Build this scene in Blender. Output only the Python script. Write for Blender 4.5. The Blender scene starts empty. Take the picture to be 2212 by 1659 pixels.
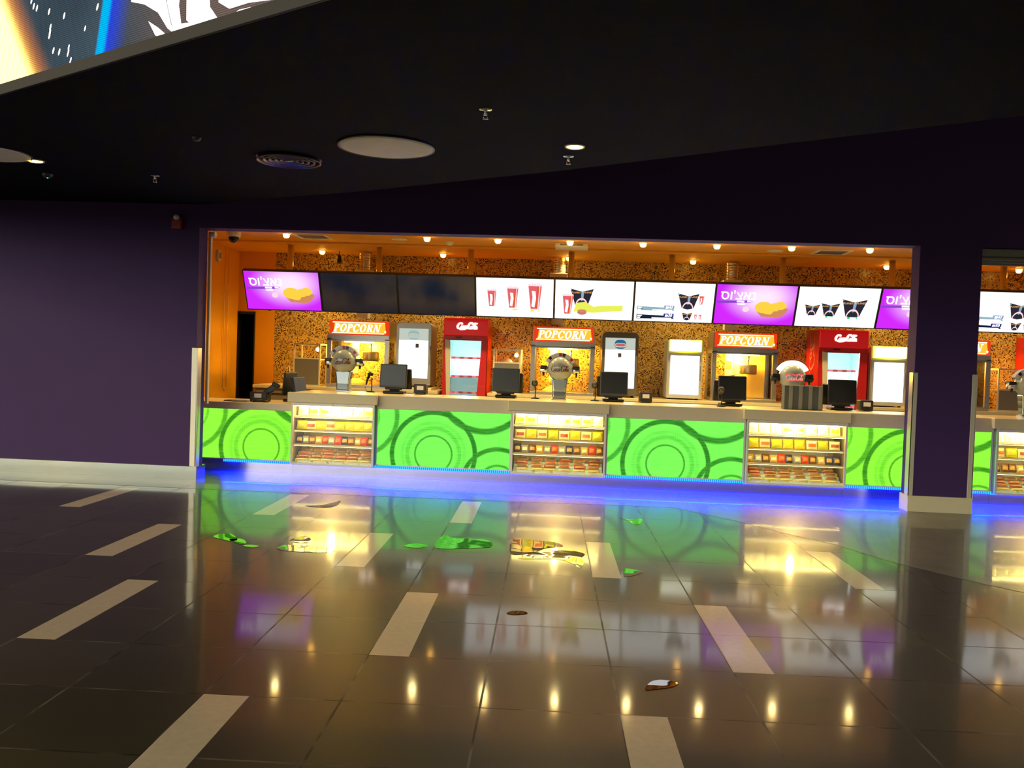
import bpy, bmesh, math, random
from mathutils import Vector, Matrix, Euler
random.seed(7)
PI = math.pi
sc = bpy.context.scene
COL = sc.collection

# ------------------------------------------------------------------ camera
YAW, PITCH, ROLL = -0.06618, 0.02956, 0.034196
fw = Vector((math.sin(YAW)*math.cos(PITCH), math.cos(YAW)*math.cos(PITCH), -math.sin(PITCH)))
rt = Vector((math.cos(YAW), -math.sin(YAW), 0)); up = rt.cross(fw)
rt2 = math.cos(ROLL)*rt + math.sin(ROLL)*up
up2 = -math.sin(ROLL)*rt + math.cos(ROLL)*up
cam_data = bpy.data.cameras.new('camera'); cam = bpy.data.objects.new('camera', cam_data); COL.objects.link(cam)
cam_data.sensor_fit = 'HORIZONTAL'; cam_data.sensor_width = 36.0
cam_data.lens = 36.0*1929.17/2212.0
cam_data.clip_start = 0.05; cam_data.clip_end = 200
M3 = Matrix((rt2, up2, -fw)).transposed()
cam.matrix_world = Matrix.Translation((0, 0, 1.5034)) @ M3.to_4x4()
sc.camera = cam
sc.view_settings.view_transform = 'Standard'; sc.view_settings.look = 'None'
sc.view_settings.exposure = 0.0; sc.view_settings.gamma = 1.0
sc.view_settings.use_curve_mapping = False

# ------------------------------------------------------------------ node helpers
def lin(c):
    o = []
    for v in c[:3]:
        v /= 255.0
        o.append(v/12.92 if v <= 0.04045 else ((v+0.055)/1.055)**2.4)
    return (o[0], o[1], o[2], 1.0)

class NT:
    """tiny wrapper for building node trees"""
    def __init__(s, tree): s.t = tree; s.n = tree.nodes; s.l = tree.links
    def new(s, kind, **kw):
        n = s.n.new(kind)
        for k, v in kw.items(): setattr(n, k, v)
        return n
    def put(s, sock, v):
        if hasattr(v, 'is_output'): s.l.new(v, sock)
        elif v is not None: sock.default_value = v
    def math(s, op, a, b=None, c=None, clamp=False):
        n = s.new('ShaderNodeMath', operation=op, use_clamp=clamp)
        s.put(n.inputs[0], a)
        if b is not None: s.put(n.inputs[1], b)
        if c is not None: s.put(n.inputs[2], c)
        return n.outputs[0]
    def xyz(s, v):
        n = s.new('ShaderNodeSeparateXYZ'); s.l.new(v, n.inputs[0]); return n.outputs
    def comb(s, x, y, z):
        n = s.new('ShaderNodeCombineXYZ')
        for i, v in enumerate((x, y, z)): s.put(n.inputs[i], v)
        return n.outputs[0]
    def mix(s, f, a, b):
        n = s.new('ShaderNodeMix', data_type='RGBA')
        s.put(n.inputs[0], f); s.put(n.inputs[6], a); s.put(n.inputs[7], b)
        return n.outputs[2]
    def step(s, v, e0, e1):
        n = s.new('ShaderNodeMapRange', interpolation_type='SMOOTHSTEP')
        s.put(n.inputs[0], v); n.inputs[1].default_value = e0; n.inputs[2].default_value = e1
        n.inputs[3].default_value = 0; n.inputs[4].default_value = 1
        return n.outputs[0]
    def noise(s, vec, scale, detail=2.0, rough=0.5):
        n = s.new('ShaderNodeTexNoise'); n.inputs['Scale'].default_value = scale
        n.inputs['Detail'].default_value = detail; n.inputs['Roughness'].default_value = rough
        if vec is not None: s.l.new(vec, n.inputs['Vector'])
        return n.outputs
    def white(s, vec):
        n = s.new('ShaderNodeTexWhiteNoise', noise_dimensions='3D'); s.l.new(vec, n.inputs['Vector']); return n.outputs
    def obj(s): return s.new('ShaderNodeTexCoord').outputs['Object']

MATS = {}
def newmat(name):
    m = bpy.data.materials.new(name); m.use_nodes = True
    t = NT(m.node_tree)
    b = m.node_tree.nodes['Principled BSDF']
    MATS[name] = m
    return m, t, b

def P(name, col, rough=0.5, metal=0.0, spec=0.5, vary=0.0, scale=6.0, coat=0.0, bump=0.0):
    """painted / metal / plastic surface with procedural variation"""
    if name in MATS: return MATS[name]
    m, t, b = newmat(name)
    c = lin(col)
    b.inputs['Roughness'].default_value = rough; b.inputs['Metallic'].default_value = metal
    b.inputs['Specular IOR Level'].default_value = spec
    b.inputs['Coat Weight'].default_value = coat
    v = max(vary, 0.04)
    nz = t.noise(t.obj(), scale, 3.0)
    dark = tuple(x*(1-v) for x in c[:3])+(1,); lite = tuple(min(1, x*(1+v)) for x in c[:3])+(1,)
    t.l.new(t.mix(nz[0], dark, lite), b.inputs['Base Color'])
    if bump:
        bp = t.new('ShaderNodeBump'); bp.inputs['Strength'].default_value = bump
        bp.inputs['Distance'].default_value = 0.002
        t.l.new(t.noise(t.obj(), 220, 2.0)[0], bp.inputs['Height']); t.l.new(bp.outputs[0], b.inputs['Normal'])
    return m

def EM(name, col, strength=1.0):
    if name in MATS: return MATS[name]
    m, t, b = newmat(name)
    t.n.remove(b)
    e = t.new('ShaderNodeEmission'); e.inputs[0].default_value = lin(col); e.inputs[1].default_value = strength
    t.l.new(e.outputs[0], t.n['Material Output'].inputs[0])
    return m

def glass_pane(name, tint=(255, 255, 255), refl=1.0):
    if name in MATS: return MATS[name]
    m, t, b = newmat(name); t.n.remove(b)
    tr = t.new('ShaderNodeBsdfTransparent'); tr.inputs[0].default_value = lin(tint)
    gl = t.new('ShaderNodeBsdfGlossy'); gl.inputs['Roughness'].default_value = 0.02
    fr = t.new('ShaderNodeFresnel'); fr.inputs[0].default_value = 1.45
    mx = t.new('ShaderNodeMixShader')
    t.l.new(t.math('MULTIPLY', fr.outputs[0], refl), mx.inputs[0]); t.l.new(tr.outputs[0], mx.inputs[1]); t.l.new(gl.outputs[0], mx.inputs[2])
    t.l.new(mx.outputs[0], t.n['Material Output'].inputs[0])
    return m

# ------------------------------------------------------------------ world: the lit lobby behind the viewer
w = bpy.data.worlds.new('lobby'); sc.world = w; w.use_nodes = True
t = NT(w.node_tree)
bg = t.n['Background']
g = t.new('ShaderNodeTexCoord').outputs['Generated']
x, y, z = t.xyz(g)
back = t.math('LESS_THAN', y, -0.05)
az = t.math('DIVIDE', x, t.math('MAXIMUM', t.math('MULTIPLY', y, -1.0), 0.05))
win = t.math('MULTIPLY', t.step(az, -2.4, -2.0), t.math('SUBTRACT', 1.0, t.step(az, -0.22, 0.0)))
cols = t.step(t.math('ABSOLUTE', t.math('SUBTRACT', t.math('FRACT', t.math('MULTIPLY', az, 4.2)), 0.5)), 0.08, 0.16)
elev = t.math('MULTIPLY', t.step(z, 0.03, 0.06), t.math('SUBTRACT', 1.0, t.step(z, 0.34, 0.42)))
behind = t.step(y, 0.15, -0.25)
low = t.math('MULTIPLY', behind, t.math('MULTIPLY', t.step(z, 0.06, 0.17), t.math('SUBTRACT', 1.0, t.step(z, 0.38, 0.52))))
low = t.math('MULTIPLY', low, t.math('ADD', 0.07, t.math('MULTIPLY', t.step(az, 0.05, -0.45), 0.93)))
high = t.math('MULTIPLY', behind, t.math('MULTIPLY', t.step(z, 0.30, 0.45), t.math('SUBTRACT', 1.0, t.step(z, 0.75, 0.95))))
band = t.math('MULTIPLY', t.math('MULTIPLY', back, win), t.math('MULTIPLY', cols, elev))
c0 = t.mix(high, (0.06, 0.055, 0.05, 1), (0.75, 0.68, 0.56, 1))
c0 = t.mix(low, c0, (8.0, 6.7, 4.5, 1))
t.l.new(t.mix(band, c0, (3.0, 3.05, 2.8, 1)), bg.inputs[0])
bg.inputs[1].default_value = 1.0

# ------------------------------------------------------------------ mesh builder
class MB:
    def __init__(s): s.v = []; s.f = []; s.m = []; s.sm = []
    def face(s, pts, m=0, smooth=False):
        i = len(s.v); s.v += [tuple(p) for p in pts]; s.f.append(list(range(i, i+len(pts)))); s.m.append(m); s.sm.append(smooth)
        return s
    def mesh(s, V, F, m=0, smooth=False):
        i = len(s.v); s.v += [tuple(p) for p in V]
        for f in F: s.f.append([k+i for k in f]); s.m.append(m); s.sm.append(smooth)
        return s
    def box(s, x0, x1, y0, y1, z0, z1, m=0, open=''):
        V = [(x0,y0,z0),(x1,y0,z0),(x1,y1,z0),(x0,y1,z0),(x0,y0,z1),(x1,y0,z1),(x1,y1,z1),(x0,y1,z1)]
        F = {'b':(3,2,1,0),'t':(4,5,6,7),'f':(0,1,5,4),'k':(2,3,7,6),'l':(3,0,4,7),'r':(1,2,6,5)}
        return s.mesh(V, [f for k, f in F.items() if k not in open], m)
    def ring_tube(s, rings, m=0, cap=True, smooth=True):
        n = len(rings[0]); V = [p for r in rings for p in r]; F = []
        for a in range(len(rings)-1):
            for k in range(n):
                F.append((a*n+k, a*n+(k+1)%n, (a+1)*n+(k+1)%n, (a+1)*n+k))
        s.mesh(V, F, m, smooth)
        if cap:
            s.face(list(reversed(rings[0])), m); s.face(rings[-1], m)
        return s
    def cyl(s, p0, p1, r0, r1=None, n=20, m=0, cap=True, smooth=True):
        if r1 is None: r1 = r0
        p0 = Vector(p0); p1 = Vector(p1); d = (p1-p0).normalized()
        a = d.orthogonal().normalized(); b = d.cross(a)
        R = [[p + r*(math.cos(2*PI*k/n)*a + math.sin(2*PI*k/n)*b) for k in range(n)] for p, r in ((p0, r0), (p1, r1))]
        return s.ring_tube(R, m, cap, smooth)
    def tube(s, path, r, n=10, m=0, cap=True):
        P_ = [Vector(p) for p in path]; R = []
        for i, p in enumerate(P_):
            d = (P_[min(i+1, len(P_)-1)]-P_[max(i-1, 0)]).normalized()
            a = Vector((0, 0, 1)).cross(d)
            if a.length < 1e-3: a = Vector((0, 1, 0)).cross(d)
            a.normalize(); b = d.cross(a)
            rr = r[i] if isinstance(r, (list, tuple)) else r
            R.append([p + rr*(math.cos(2*PI*k/n)*a + math.sin(2*PI*k/n)*b) for k in range(n)])
        return s.ring_tube(R, m, cap)
    def lathe(s, prof, c=(0, 0, 0), n=28, m=0, axis='z', cap=True):
        R = []
        for r, h in prof:
            ring = []
            for k in range(n):
                a = 2*PI*k/n
                if axis == 'z': ring.append((c[0]+r*math.cos(a), c[1]+r*math.sin(a), c[2]+h))
                elif axis == 'y': ring.append((c[0]+r*math.cos(a), c[1]+h, c[2]-r*math.sin(a)))
                else: ring.append((c[0]+h, c[1]+r*math.cos(a), c[2]+r*math.sin(a)))
            R.append(ring)
        return s.ring_tube(R, m, cap)
    def prism(s, poly, y0, y1, m=0):
        """polygon in x,z (counter-clockwise seen from -y) with thickness along y"""
        n = len(poly)
        s.face([(p[0], y0, p[1]) for p in poly], m)
        s.face([(p[0], y1, p[1]) for p in reversed(poly)], m)
        for k in range(n):
            a, b = poly[k], poly[(k+1) % n]
            s.face([(a[0], y1, a[1]), (b[0], y1, b[1]), (b[0], y0, b[1]), (a[0], y0, a[1])], m)
        return s
    def prism_x(s, poly, x0, x1, m=0):
        """polygon in y,z with thickness along x"""
        n = len(poly)
        s.face([(x0, p[0], p[1]) for p in reversed(poly)], m); s.face([(x1, p[0], p[1]) for p in poly], m)
        for k in range(n):
            a, b = poly[k], poly[(k+1) % n]
            s.face([(x0, a[0], a[1]), (x0, b[0], b[1]), (x1, b[0], b[1]), (x1, a[0], a[1])], m)
        return s
    def slab(s, poly, z0, z1, m=0):
        n = len(poly)
        s.face([(p[0], p[1], z1) for p in poly], m); s.face([(p[0], p[1], z0) for p in reversed(poly)], m)
        for k in range(n):
            a, b = poly[k], poly[(k+1) % n]
            s.face([(a[0], a[1], z0), (b[0], b[1], z0), (b[0], b[1], z1), (a[0], a[1], z1)], m)
        return s
    def text(s, txt, size, fn, m=0, shear=0.0, bold=0.0, sx=1.0):
        V, F = text_mesh(txt, shear, bold)
        return s.mesh([fn(p[0]*size*sx, p[1]*size) for p in V], F, m)
    def stroke(s, lines, fn, wid, m=0):
        """hand lettering: flat ribbons along smooth polylines"""
        for ln in lines:
            pts = smooth_line(ln); n = len(pts); L = []; Rr = []
            for i, p in enumerate(pts):
                a = pts[max(i-1, 0)]; b = pts[min(i+1, n-1)]
                dx, dy = b[0]-a[0], b[1]-a[1]; d = math.hypot(dx, dy) or 1
                ww = wid*(0.45+0.75*abs(dy/d))
                L.append(fn(p[0]-dy/d*ww, p[1]+dx/d*ww)); Rr.append(fn(p[0]+dy/d*ww, p[1]-dx/d*ww))
            V = L+Rr; F = [(i, n+i, n+i+1, i+1) for i in range(n-1)]
            s.mesh(V, F, m)
        return s
    def build(s, name, mats, parent=None, loc=None, rot=None, bevel=0.0, smooth=None, seg=2):
        me = bpy.data.meshes.new(name)
        me.from_pydata(s.v, [], s.f)
        for mm in (mats if isinstance(mats, (list, tuple)) else [mats]): me.materials.append(mm)
        me.polygons.foreach_set('material_index', s.m)
        me.polygons.foreach_set('use_smooth', [bool(q) if smooth is None else smooth for q in s.sm])
        bm = bmesh.new(); bm.from_mesh(me)
        bmesh.ops.remove_doubles(bm, verts=bm.verts, dist=1e-5)
        bm.to_mesh(me); bm.free(); me.update()
        o = bpy.data.objects.new(name, me); COL.objects.link(o)
        if parent: o.parent = parent
        if loc: o.location = loc
        if rot: o.rotation_euler = rot
        if bevel:
            b = o.modifiers.new('bevel', 'BEVEL'); b.width = bevel; b.segments = seg; b.limit_method = 'ANGLE'; b.angle_limit = 0.6
        return o

def serif_letter(ch):
    """heavy serif capitals as polygons in a box about 0.8 wide and 1 high, baseline at 0"""
    P_ = []
    def R(x0, y0, x1, y1): P_.append([(x0, y0), (x1, y0), (x1, y1), (x0, y1)])
    def arc(cx, cy, ox, oy, ix, iy, a0, a1, n=22):
        for k in range(n):
            t0 = math.radians(a0+(a1-a0)*k/n); t1 = math.radians(a0+(a1-a0)*(k+1)/n)
            P_.append([(cx+ix*math.cos(t0), cy+iy*math.sin(t0)), (cx+ox*math.cos(t0), cy+oy*math.sin(t0)), (cx+ox*math.cos(t1), cy+oy*math.sin(t1)), (cx+ix*math.cos(t1), cy+iy*math.sin(t1))])
    w_ = 0.8
    if ch == 'O': arc(0.43, 0.5, 0.42, 0.52, 0.20, 0.42, 0, 360, 36); w_ = 0.9
    elif ch == 'C': arc(0.43, 0.5, 0.42, 0.52, 0.20, 0.42, 38, 322, 30); R(0.70, 0.62, 0.79, 0.98); R(0.70, 0.06, 0.78, 0.30); w_ = 0.86
    elif ch in 'PR':
        R(0.10, 0, 0.32, 1); R(0.0, 0, 0.42, 0.08); R(0.0, 0.92, 0.36, 1.0)
        arc(0.36, 0.73, 0.36, 0.27, 0.15, 0.19, -90, 90); R(0.30, 0.92, 0.37, 1.0); R(0.30, 0.46, 0.37, 0.54); w_ = 0.74
        if ch == 'R': P_.append([(0.36, 0.48), (0.60, 0.08), (0.82, 0.08), (0.56, 0.50)]); R(0.58, 0, 0.88, 0.08); w_ = 0.86
    elif ch == 'N':
        R(0.10, 0, 0.18, 1); R(0.0, 0, 0.30, 0.08); R(0.0, 0.92, 0.26, 1.0); R(0.72, 0, 0.80, 1); R(0.62, 0.92, 0.92, 1.0)
        P_.append([(0.08, 1.0), (0.58, 0.0), (0.80, 0.0), (0.32, 1.0)]); w_ = 0.92
    return P_, w_
_tc = {}
def text_mesh(txt, shear, bold):
    k = (txt, shear, bold)
    if k not in _tc:
        cu = bpy.data.curves.new('lettering', 'FONT'); cu.body = txt; cu.size = 1.0; cu.shear = shear; cu.offset = bold
        cu.align_x = 'CENTER'; cu.align_y = 'CENTER'; cu.resolution_u = 3
        ob = bpy.data.objects.new('lettering', cu); COL.objects.link(ob)
        bpy.context.view_layer.update()
        me = bpy.data.meshes.new_from_object(ob.evaluated_get(bpy.context.evaluated_depsgraph_get()))
        V = [tuple(v.co) for v in me.vertices]; F = [tuple(p.vertices) for p in me.polygons]
        bpy.data.objects.remove(ob); bpy.data.curves.remove(cu); bpy.data.meshes.remove(me)
        if V:
            cx = (min(v[0] for v in V)+max(v[0] for v in V))/2; cy = (min(v[1] for v in V)+max(v[1] for v in V))/2
            V = [(v[0]-cx, v[1]-cy, 0) for v in V]
        _tc[k] = (V, F)
    return _tc[k]

def smooth_line(p, k=5):
    out = []
    for i in range(len(p)-1):
        a = p[max(i-1, 0)]; b = p[i]; c = p[i+1]; d = p[min(i+2, len(p)-1)]
        for j in range(k):
            t_ = j/k
            out.append(tuple(0.5*((2*b[q])+(-a[q]+c[q])*t_+(2*a[q]-5*b[q]+4*c[q]-d[q])*t_*t_+(-a[q]+3*b[q]-3*c[q]+d[q])*t_**3) for q in (0, 1)))
    out.append(p[-1]); return out

SCRIPT = [
 [(2.3,2.2),(2.1,2.8),(1.4,3.0),(0.6,2.3),(0.2,1.2),(0.5,0.3),(1.1,0.05),(1.8,0.4),(2.2,0.9)],
 [(2.95,1.35),(2.5,1.35),(2.2,0.7),(2.45,0.15),(2.9,0.35),(3.1,0.9),(2.95,1.35),(3.3,1.2)],
 [(4.05,1.15),(3.75,1.45),(3.4,1.1),(3.3,0.55),(3.55,0.15),(3.95,0.3),(4.3,0.7)],
 [(5.05,1.3),(4.65,1.45),(4.3,0.95),(4.3,0.35),(4.6,0.15),(4.95,0.7),(5.1,1.4),(5.0,0.5),(5.2,0.15),(5.6,0.5)],
 [(5.55,0.95),(5.95,1.05)],
 [(7.6,2.5),(7.4,3.1),(6.7,3.2),(6.0,2.4),(5.8,1.2),(6.1,0.3),(6.7,0.1),(7.2,0.5)],
 [(7.9,1.35),(7.5,1.3),(7.25,0.7),(7.5,0.15),(7.9,0.4),(8.1,0.9),(7.9,1.35),(8.3,1.1)],
 [(8.35,0.8),(8.95,2.2),(9.05,2.9),(8.75,2.9),(8.55,1.6),(8.55,0.5),(8.85,0.15),(9.15,0.5)],
 [(9.95,1.3),(9.55,1.45),(9.2,0.95),(9.2,0.35),(9.5,0.15),(9.85,0.7),(10.0,1.4),(9.9,0.5),(10.1,0.15),(10.5,0.5)],
 [(7.4,3.1),(8.0,2.5),(8.8,2.6),(9.5,3.0),(10.3,2.7)],
 [(1.1,0.05),(2.2,-0.45),(3.4,-0.35),(4.6,-0.1)]]
SCRIPT = [[(a-5.3+0.12*b, b-1.5) for a, b in ln] for ln in SCRIPT]      # about 10.6 wide, 3.4 high

# ------------------------------------------------------------------ tagging
def tag(o, label, cat, group=None, kind=None):
    o['label'] = label; o['category'] = cat
    if group: o['group'] = group
    if kind: o['kind'] = kind
    return o
def thing(name, label, cat, loc=(0, 0, 0), rotz=0.0, group=None):
    o = bpy.data.objects.new(name, None); COL.objects.link(o); o.empty_display_size = 0.1
    o.location = loc; o.rotation_euler = (0, 0, rotz)
    return tag(o, label, cat, group)
def struct(o, label=None):
    o['kind'] = 'structure'
    if label: o['label'] = label
    return o
def lamp(name, kind, loc, energy, col, parent=None, size=0.05, spot=None, blend=0.5, rot=None):
    d = bpy.data.lights.new(name, kind); d.energy = energy; d.color = lin(col)[:3]
    if kind in ('POINT', 'SPOT'): d.shadow_soft_size = size
    if kind == 'SPOT': d.spot_size = spot; d.spot_blend = blend
    o = bpy.data.objects.new(name, d); COL.objects.link(o); o.location = loc
    if rot: o.rotation_euler = rot
    if parent: o.parent = parent
    return o

# ------------------------------------------------------------------ materials
purple = P('purple_paint', (60, 31, 88), 0.75, vary=0.12, scale=3, bump=0.15)
black_paint = P('black_ceiling_paint', (17, 17, 12), 0.95, spec=0.1, vary=0.2, scale=2)
fascia_grey = P('grey_fascia_paint', (26, 23, 20), 0.7, vary=0.12)
orange = P('orange_paint', (236, 164, 26), 0.55, vary=0.06, scale=2)
steel = P('brushed_steel', (205, 205, 196), 0.16, 1.0, vary=0.08, scale=20)
steel_soft = P('satin_steel', (196, 192, 180), 0.32, 1.0, vary=0.1, scale=15)
chrome = P('chrome', (225, 225, 222), 0.06, 1.0)
alu = P('aluminium_profile', (236, 228, 204), 0.38, 0.15)
stone = P('beige_worktop', (238, 220, 166), 0.28, 0.0, 0.5, vary=0.05, scale=60)
cabinet = P('grey_beige_cabinet', (150, 138, 112), 0.5, vary=0.06)
black_plastic = P('black_plastic', (26, 26, 27), 0.38, vary=0.1)
dark_grey = P('charcoal_plastic', (58, 63, 64), 0.42, vary=0.12)
white_plastic = P('white_plastic', (232, 228, 214), 0.4)
paper = P('white_paper', (244, 242, 236), 0.6)
red_paint = P('red_fridge_paint', (208, 24, 22), 0.3, coat=0.3, vary=0.05)
mid_grey = P('grey_plastic', (128, 124, 114), 0.45)
white_panel = P('white_interior', (206, 234, 234), 0.35)
dark_void = P('unlit_doorway', (14, 12, 11), 0.9)
clear = glass_pane('clear_glass')
case_glass = glass_pane('display_glass', refl=0.8)

def floor_mat(name, marble=False):
    m, t, b = newmat(name)
    o = t.obj(); x, y, z = t.xyz(o)
    u = t.math('DIVIDE', x, 0.6); v = t.math('DIVIDE', y, 0.6)
    iu = t.math('FLOOR', u); iv = t.math('FLOOR', v); fu = t.math('FRACT', u); fv = t.math('FRACT', v)
    cell = t.comb(iu, iv, 3.0); rn = t.white(cell)
    gw = 0.0085
    def edge(f): return t.math('MAXIMUM', t.math('LESS_THAN', f, gw), t.math('GREATER_THAN', f, 1-gw))
    grout = t.math('MAXIMUM', edge(fu), edge(fv))
    nz = t.noise(o, 2.2, 4.0, 0.6); fine = t.noise(o, 26.0, 3.0, 0.6)
    if marble:
        base = t.mix(nz[0], (0.06, 0.055, 0.045, 1), (0.17, 0.16, 0.125, 1))
        col = t.mix(t.math('MULTIPLY', grout, 0.6), base, (0.12, 0.11, 0.09, 1))
        rough = t.math('ADD', 0.07, t.math('MULTIPLY', fine[0], 0.10))
    else:
        A = t.math('MULTIPLY', t.math('LESS_THAN', t.math('FLOORED_MODULO', u, 3.0), 0.3325), t.math('LESS_THAN', t.math('FLOORED_MODULO', v, 6.0), 2.0))
        B = t.math('MULTIPLY', t.math('LESS_THAN', t.math('FLOORED_MODULO', t.math('ADD', u, 1.0), 3.0), 0.3325), t.math('LESS_THAN', t.math('FLOORED_MODULO', t.math('ADD', v, 3.0), 6.0), 2.0))
        stripe = t.math('MULTIPLY', t.math('MAXIMUM', A, B), t.math('LESS_THAN', u, 8.9))
        stripe = t.math('MULTIPLY', stripe, t.math('SUBTRACT', 1.0, t.math('MULTIPLY', t.math('GREATER_THAN', u, 5.5), t.math('GREATER_THAN', v, 5.5))))
        tile = t.mix(t.math('MULTIPLY', t.math('ADD', nz[0], rn[0]), 0.5), (0.017, 0.0145, 0.008, 1), (0.042, 0.036, 0.020, 1))
        scr = t.math('MULTIPLY', t.step(t.noise(o, 60.0, 5.0, 0.75)[0], 0.66, 0.74), 0.25)
        tile = t.mix(scr, tile, (0.25, 0.22, 0.18, 1))
        strc = t.mix(fine[0], (0.36, 0.295, 0.20, 1), (0.46, 0.39, 0.275, 1))
        gl = t.math('MULTIPLY', grout, t.step(t.noise(o, 3.5, 3.0)[0], 0.4, 0.62))
        tile = t.mix(grout, tile, (0.004, 0.0035, 0.003, 1)); tile = t.mix(t.math('MULTIPLY', gl, 0.5), tile, (0.16, 0.14, 0.11, 1))
        col = t.mix(stripe, tile, strc)
        rough = t.math('ADD', t.math('ADD', 0.11, t.math('MULTIPLY', nz[0], 0.14)), t.math('MULTIPLY', grout, 0.25))
        rough = t.math('ADD', rough, t.math('MULTIPLY', stripe, 0.04))
    t.l.new(col, b.inputs['Base Color'])
    b.inputs['IOR'].default_value = 1.45; b.inputs['Specular IOR Level'].default_value = 0.22; t.l.new(t.math('MULTIPLY', t.math('SUBTRACT', 1.0, t.math('MULTIPLY', grout, 0.75)), 0.30 if marble else 0.6), b.inputs['Coat Weight']); b.inputs['Coat IOR'].default_value = 1.5
    t.l.new(t.math('MULTIPLY', rough, 0.42), b.inputs['Coat Roughness']); rough = t.math('ADD', t.math('MULTIPLY', rough, 0.6), 0.30); t.l.new(rough, b.inputs['Roughness'])
    r1, r2, r3 = t.xyz(rn[1])
    wv = t.xyz(t.noise(o, 1.6, 2.0)[1])
    k = 0.005; k2 = 0.005
    nx = t.math('ADD', t.math('MULTIPLY', t.math('SUBTRACT', r1, 0.5), k), t.math('MULTIPLY', t.math('SUBTRACT', wv[0], 0.5), k2))
    ny = t.math('ADD', t.math('MULTIPLY', t.math('SUBTRACT', r2, 0.5), k), t.math('MULTIPLY', t.math('SUBTRACT', wv[1], 0.5), k2))
    vn = t.new('ShaderNodeVectorMath', operation='NORMALIZE'); t.l.new(t.comb(nx, ny, 1.0), vn.inputs[0])
    t.l.new(vn.outputs[0], b.inputs['Normal']); t.l.new(vn.outputs[0], b.inputs['Coat Normal'])
    return m
tile_floor = floor_mat('polished_dark_tiles')
marble = floor_mat('pale_marble_border', True)

def mosaic_mat():
    m, t, b = newmat('gold_glass_mosaic')
    o = t.obj(); x, y, z = t.xyz(o); S = 0.0165
    u = t.math('DIVIDE', x, S); v = t.math('DIVIDE', z, S)
    cell = t.comb(t.math('FLOOR', u), t.math('FLOOR', v), 0.0); rn = t.white(cell)
    fu = t.math('FRACT', u); fv = t.math('FRACT', v); gw = 0.09
    gr = t.math('MAXIMUM', t.math('MAXIMUM', t.math('LESS_THAN', fu, gw), t.math('GREATER_THAN', fu, 1-gw)), t.math('MAXIMUM', t.math('LESS_THAN', fv, gw), t.math('GREATER_THAN', fv, 1-gw)))
    ramp = t.new('ShaderNodeValToRGB'); ramp.color_ramp.interpolation = 'CONSTANT'
    els = [(0.0, (0.035, 0.018, 0.006)), (0.11, (0.36, 0.19, 0.04)), (0.34, (0.66, 0.42, 0.10)), (0.62, (0.80, 0.55, 0.16)), (0.88, (0.52, 0.30, 0.07))]
    ramp.color_ramp.elements[0].position = 0; ramp.color_ramp.elements[0].color = els[0][1]+(1,)
    ramp.color_ramp.elements[1].position = els[1][0]; ramp.color_ramp.elements[1].color = els[1][1]+(1,)
    for p, c in els[2:]:
        e = ramp.color_ramp.elements.new(p); e.color = c+(1,)
    t.l.new(rn[0], ramp.inputs[0])
    col = t.mix(t.math('MULTIPLY', gr, 0.75), ramp.outputs[0], (0.05, 0.03, 0.012, 1))
    t.l.new(col, b.inputs['Base Color']); b.inputs['Roughness'].default_value = 0.28
    b.inputs['Specular IOR Level'].default_value = 0.45
    return m
mosaic = mosaic_mat()

def led_panel_mat(name, base, dim):
    """animated-style ring graphic shown on an LED wall (object origin = centre of the main rings)"""
    m, t, b = newmat(name); t.n.remove(b)
    x, y, z = t.xyz(t.obj())
    def ring(cx, cz, r, wd, soft):
        d = t.math('SQRT', t.math('ADD', t.math('POWER', t.math('SUBTRACT', x, cx), 2.0), t.math('POWER', t.math('SUBTRACT', z, cz), 2.0)))
        e = t.math('ABSOLUTE', t.math('SUBTRACT', d, r))
        return t.math('SUBTRACT', 1.0, t.step(e, wd, wd+soft))
    ms = [t.math('MULTIPLY', ring(*a[:5]), a[5]) for a in (
        (0, 0, 0.222, 0.006, 0.010, 0.75), (0, 0, 0.315, 0.010, 0.035, 0.38), (0, 0, 0.375, 0.008, 0.03, 0.22), (0, 0, 0.50, 0.018, 0.020, 0.92),
        (0.78, -0.34, 0.235, 0.008, 0.014, 0.7), (0.78, -0.34, 0.43, 0.016, 0.022, 0.88), (0.585, 0.84, 0.545, 0.022, 0.03, 0.88),
        (-0.93, 0.43, 0.48, 0.014, 0.03, 0.72), (-0.93, 0.43, 0.26, 0.010, 0.012, 0.5), (1.75, 0.1, 0.6, 0.015, 0.03, 0.6))]
    d = ms[0]
    for q in ms[1:]: d = t.math('MAXIMUM', d, q)
    rip = t.math('MULTIPLY', t.math('SUBTRACT', t.noise(t.comb(t.math('MULTIPLY', x, 5.0), y, t.math('MULTIPLY', z, 62.0)), 1.0, 2.0)[0], 0.42), 0.55)
    dots = t.math('MULTIPLY', t.math('ABSOLUTE', t.math('SINE', t.math('MULTIPLY', x, PI/0.011))), t.math('ABSOLUTE', t.math('SINE', t.math('MULTIPLY', z, PI/0.011))))
    dots = t.math('ADD', 0.62, t.math('MULTIPLY', t.step(dots, 0.1, 0.6), 0.38))
    fac = t.math('ADD', d, rip, clamp=True)
    c = t.mix(fac, lin(base), lin(dim))
    e = t.new('ShaderNodeEmission'); t.l.new(c, e.inputs[0]); t.l.new(t.math('MULTIPLY', dots, 1.5), e.inputs[1])
    t.l.new(e.outputs[0], t.n['Material Output'].inputs[0])
    return m
led_green = led_panel_mat('green_led_picture', (120, 255, 86), (46, 122, 36))
led_lime = led_panel_mat('lime_led_picture', (142, 255, 60), (54, 132, 28))

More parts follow.
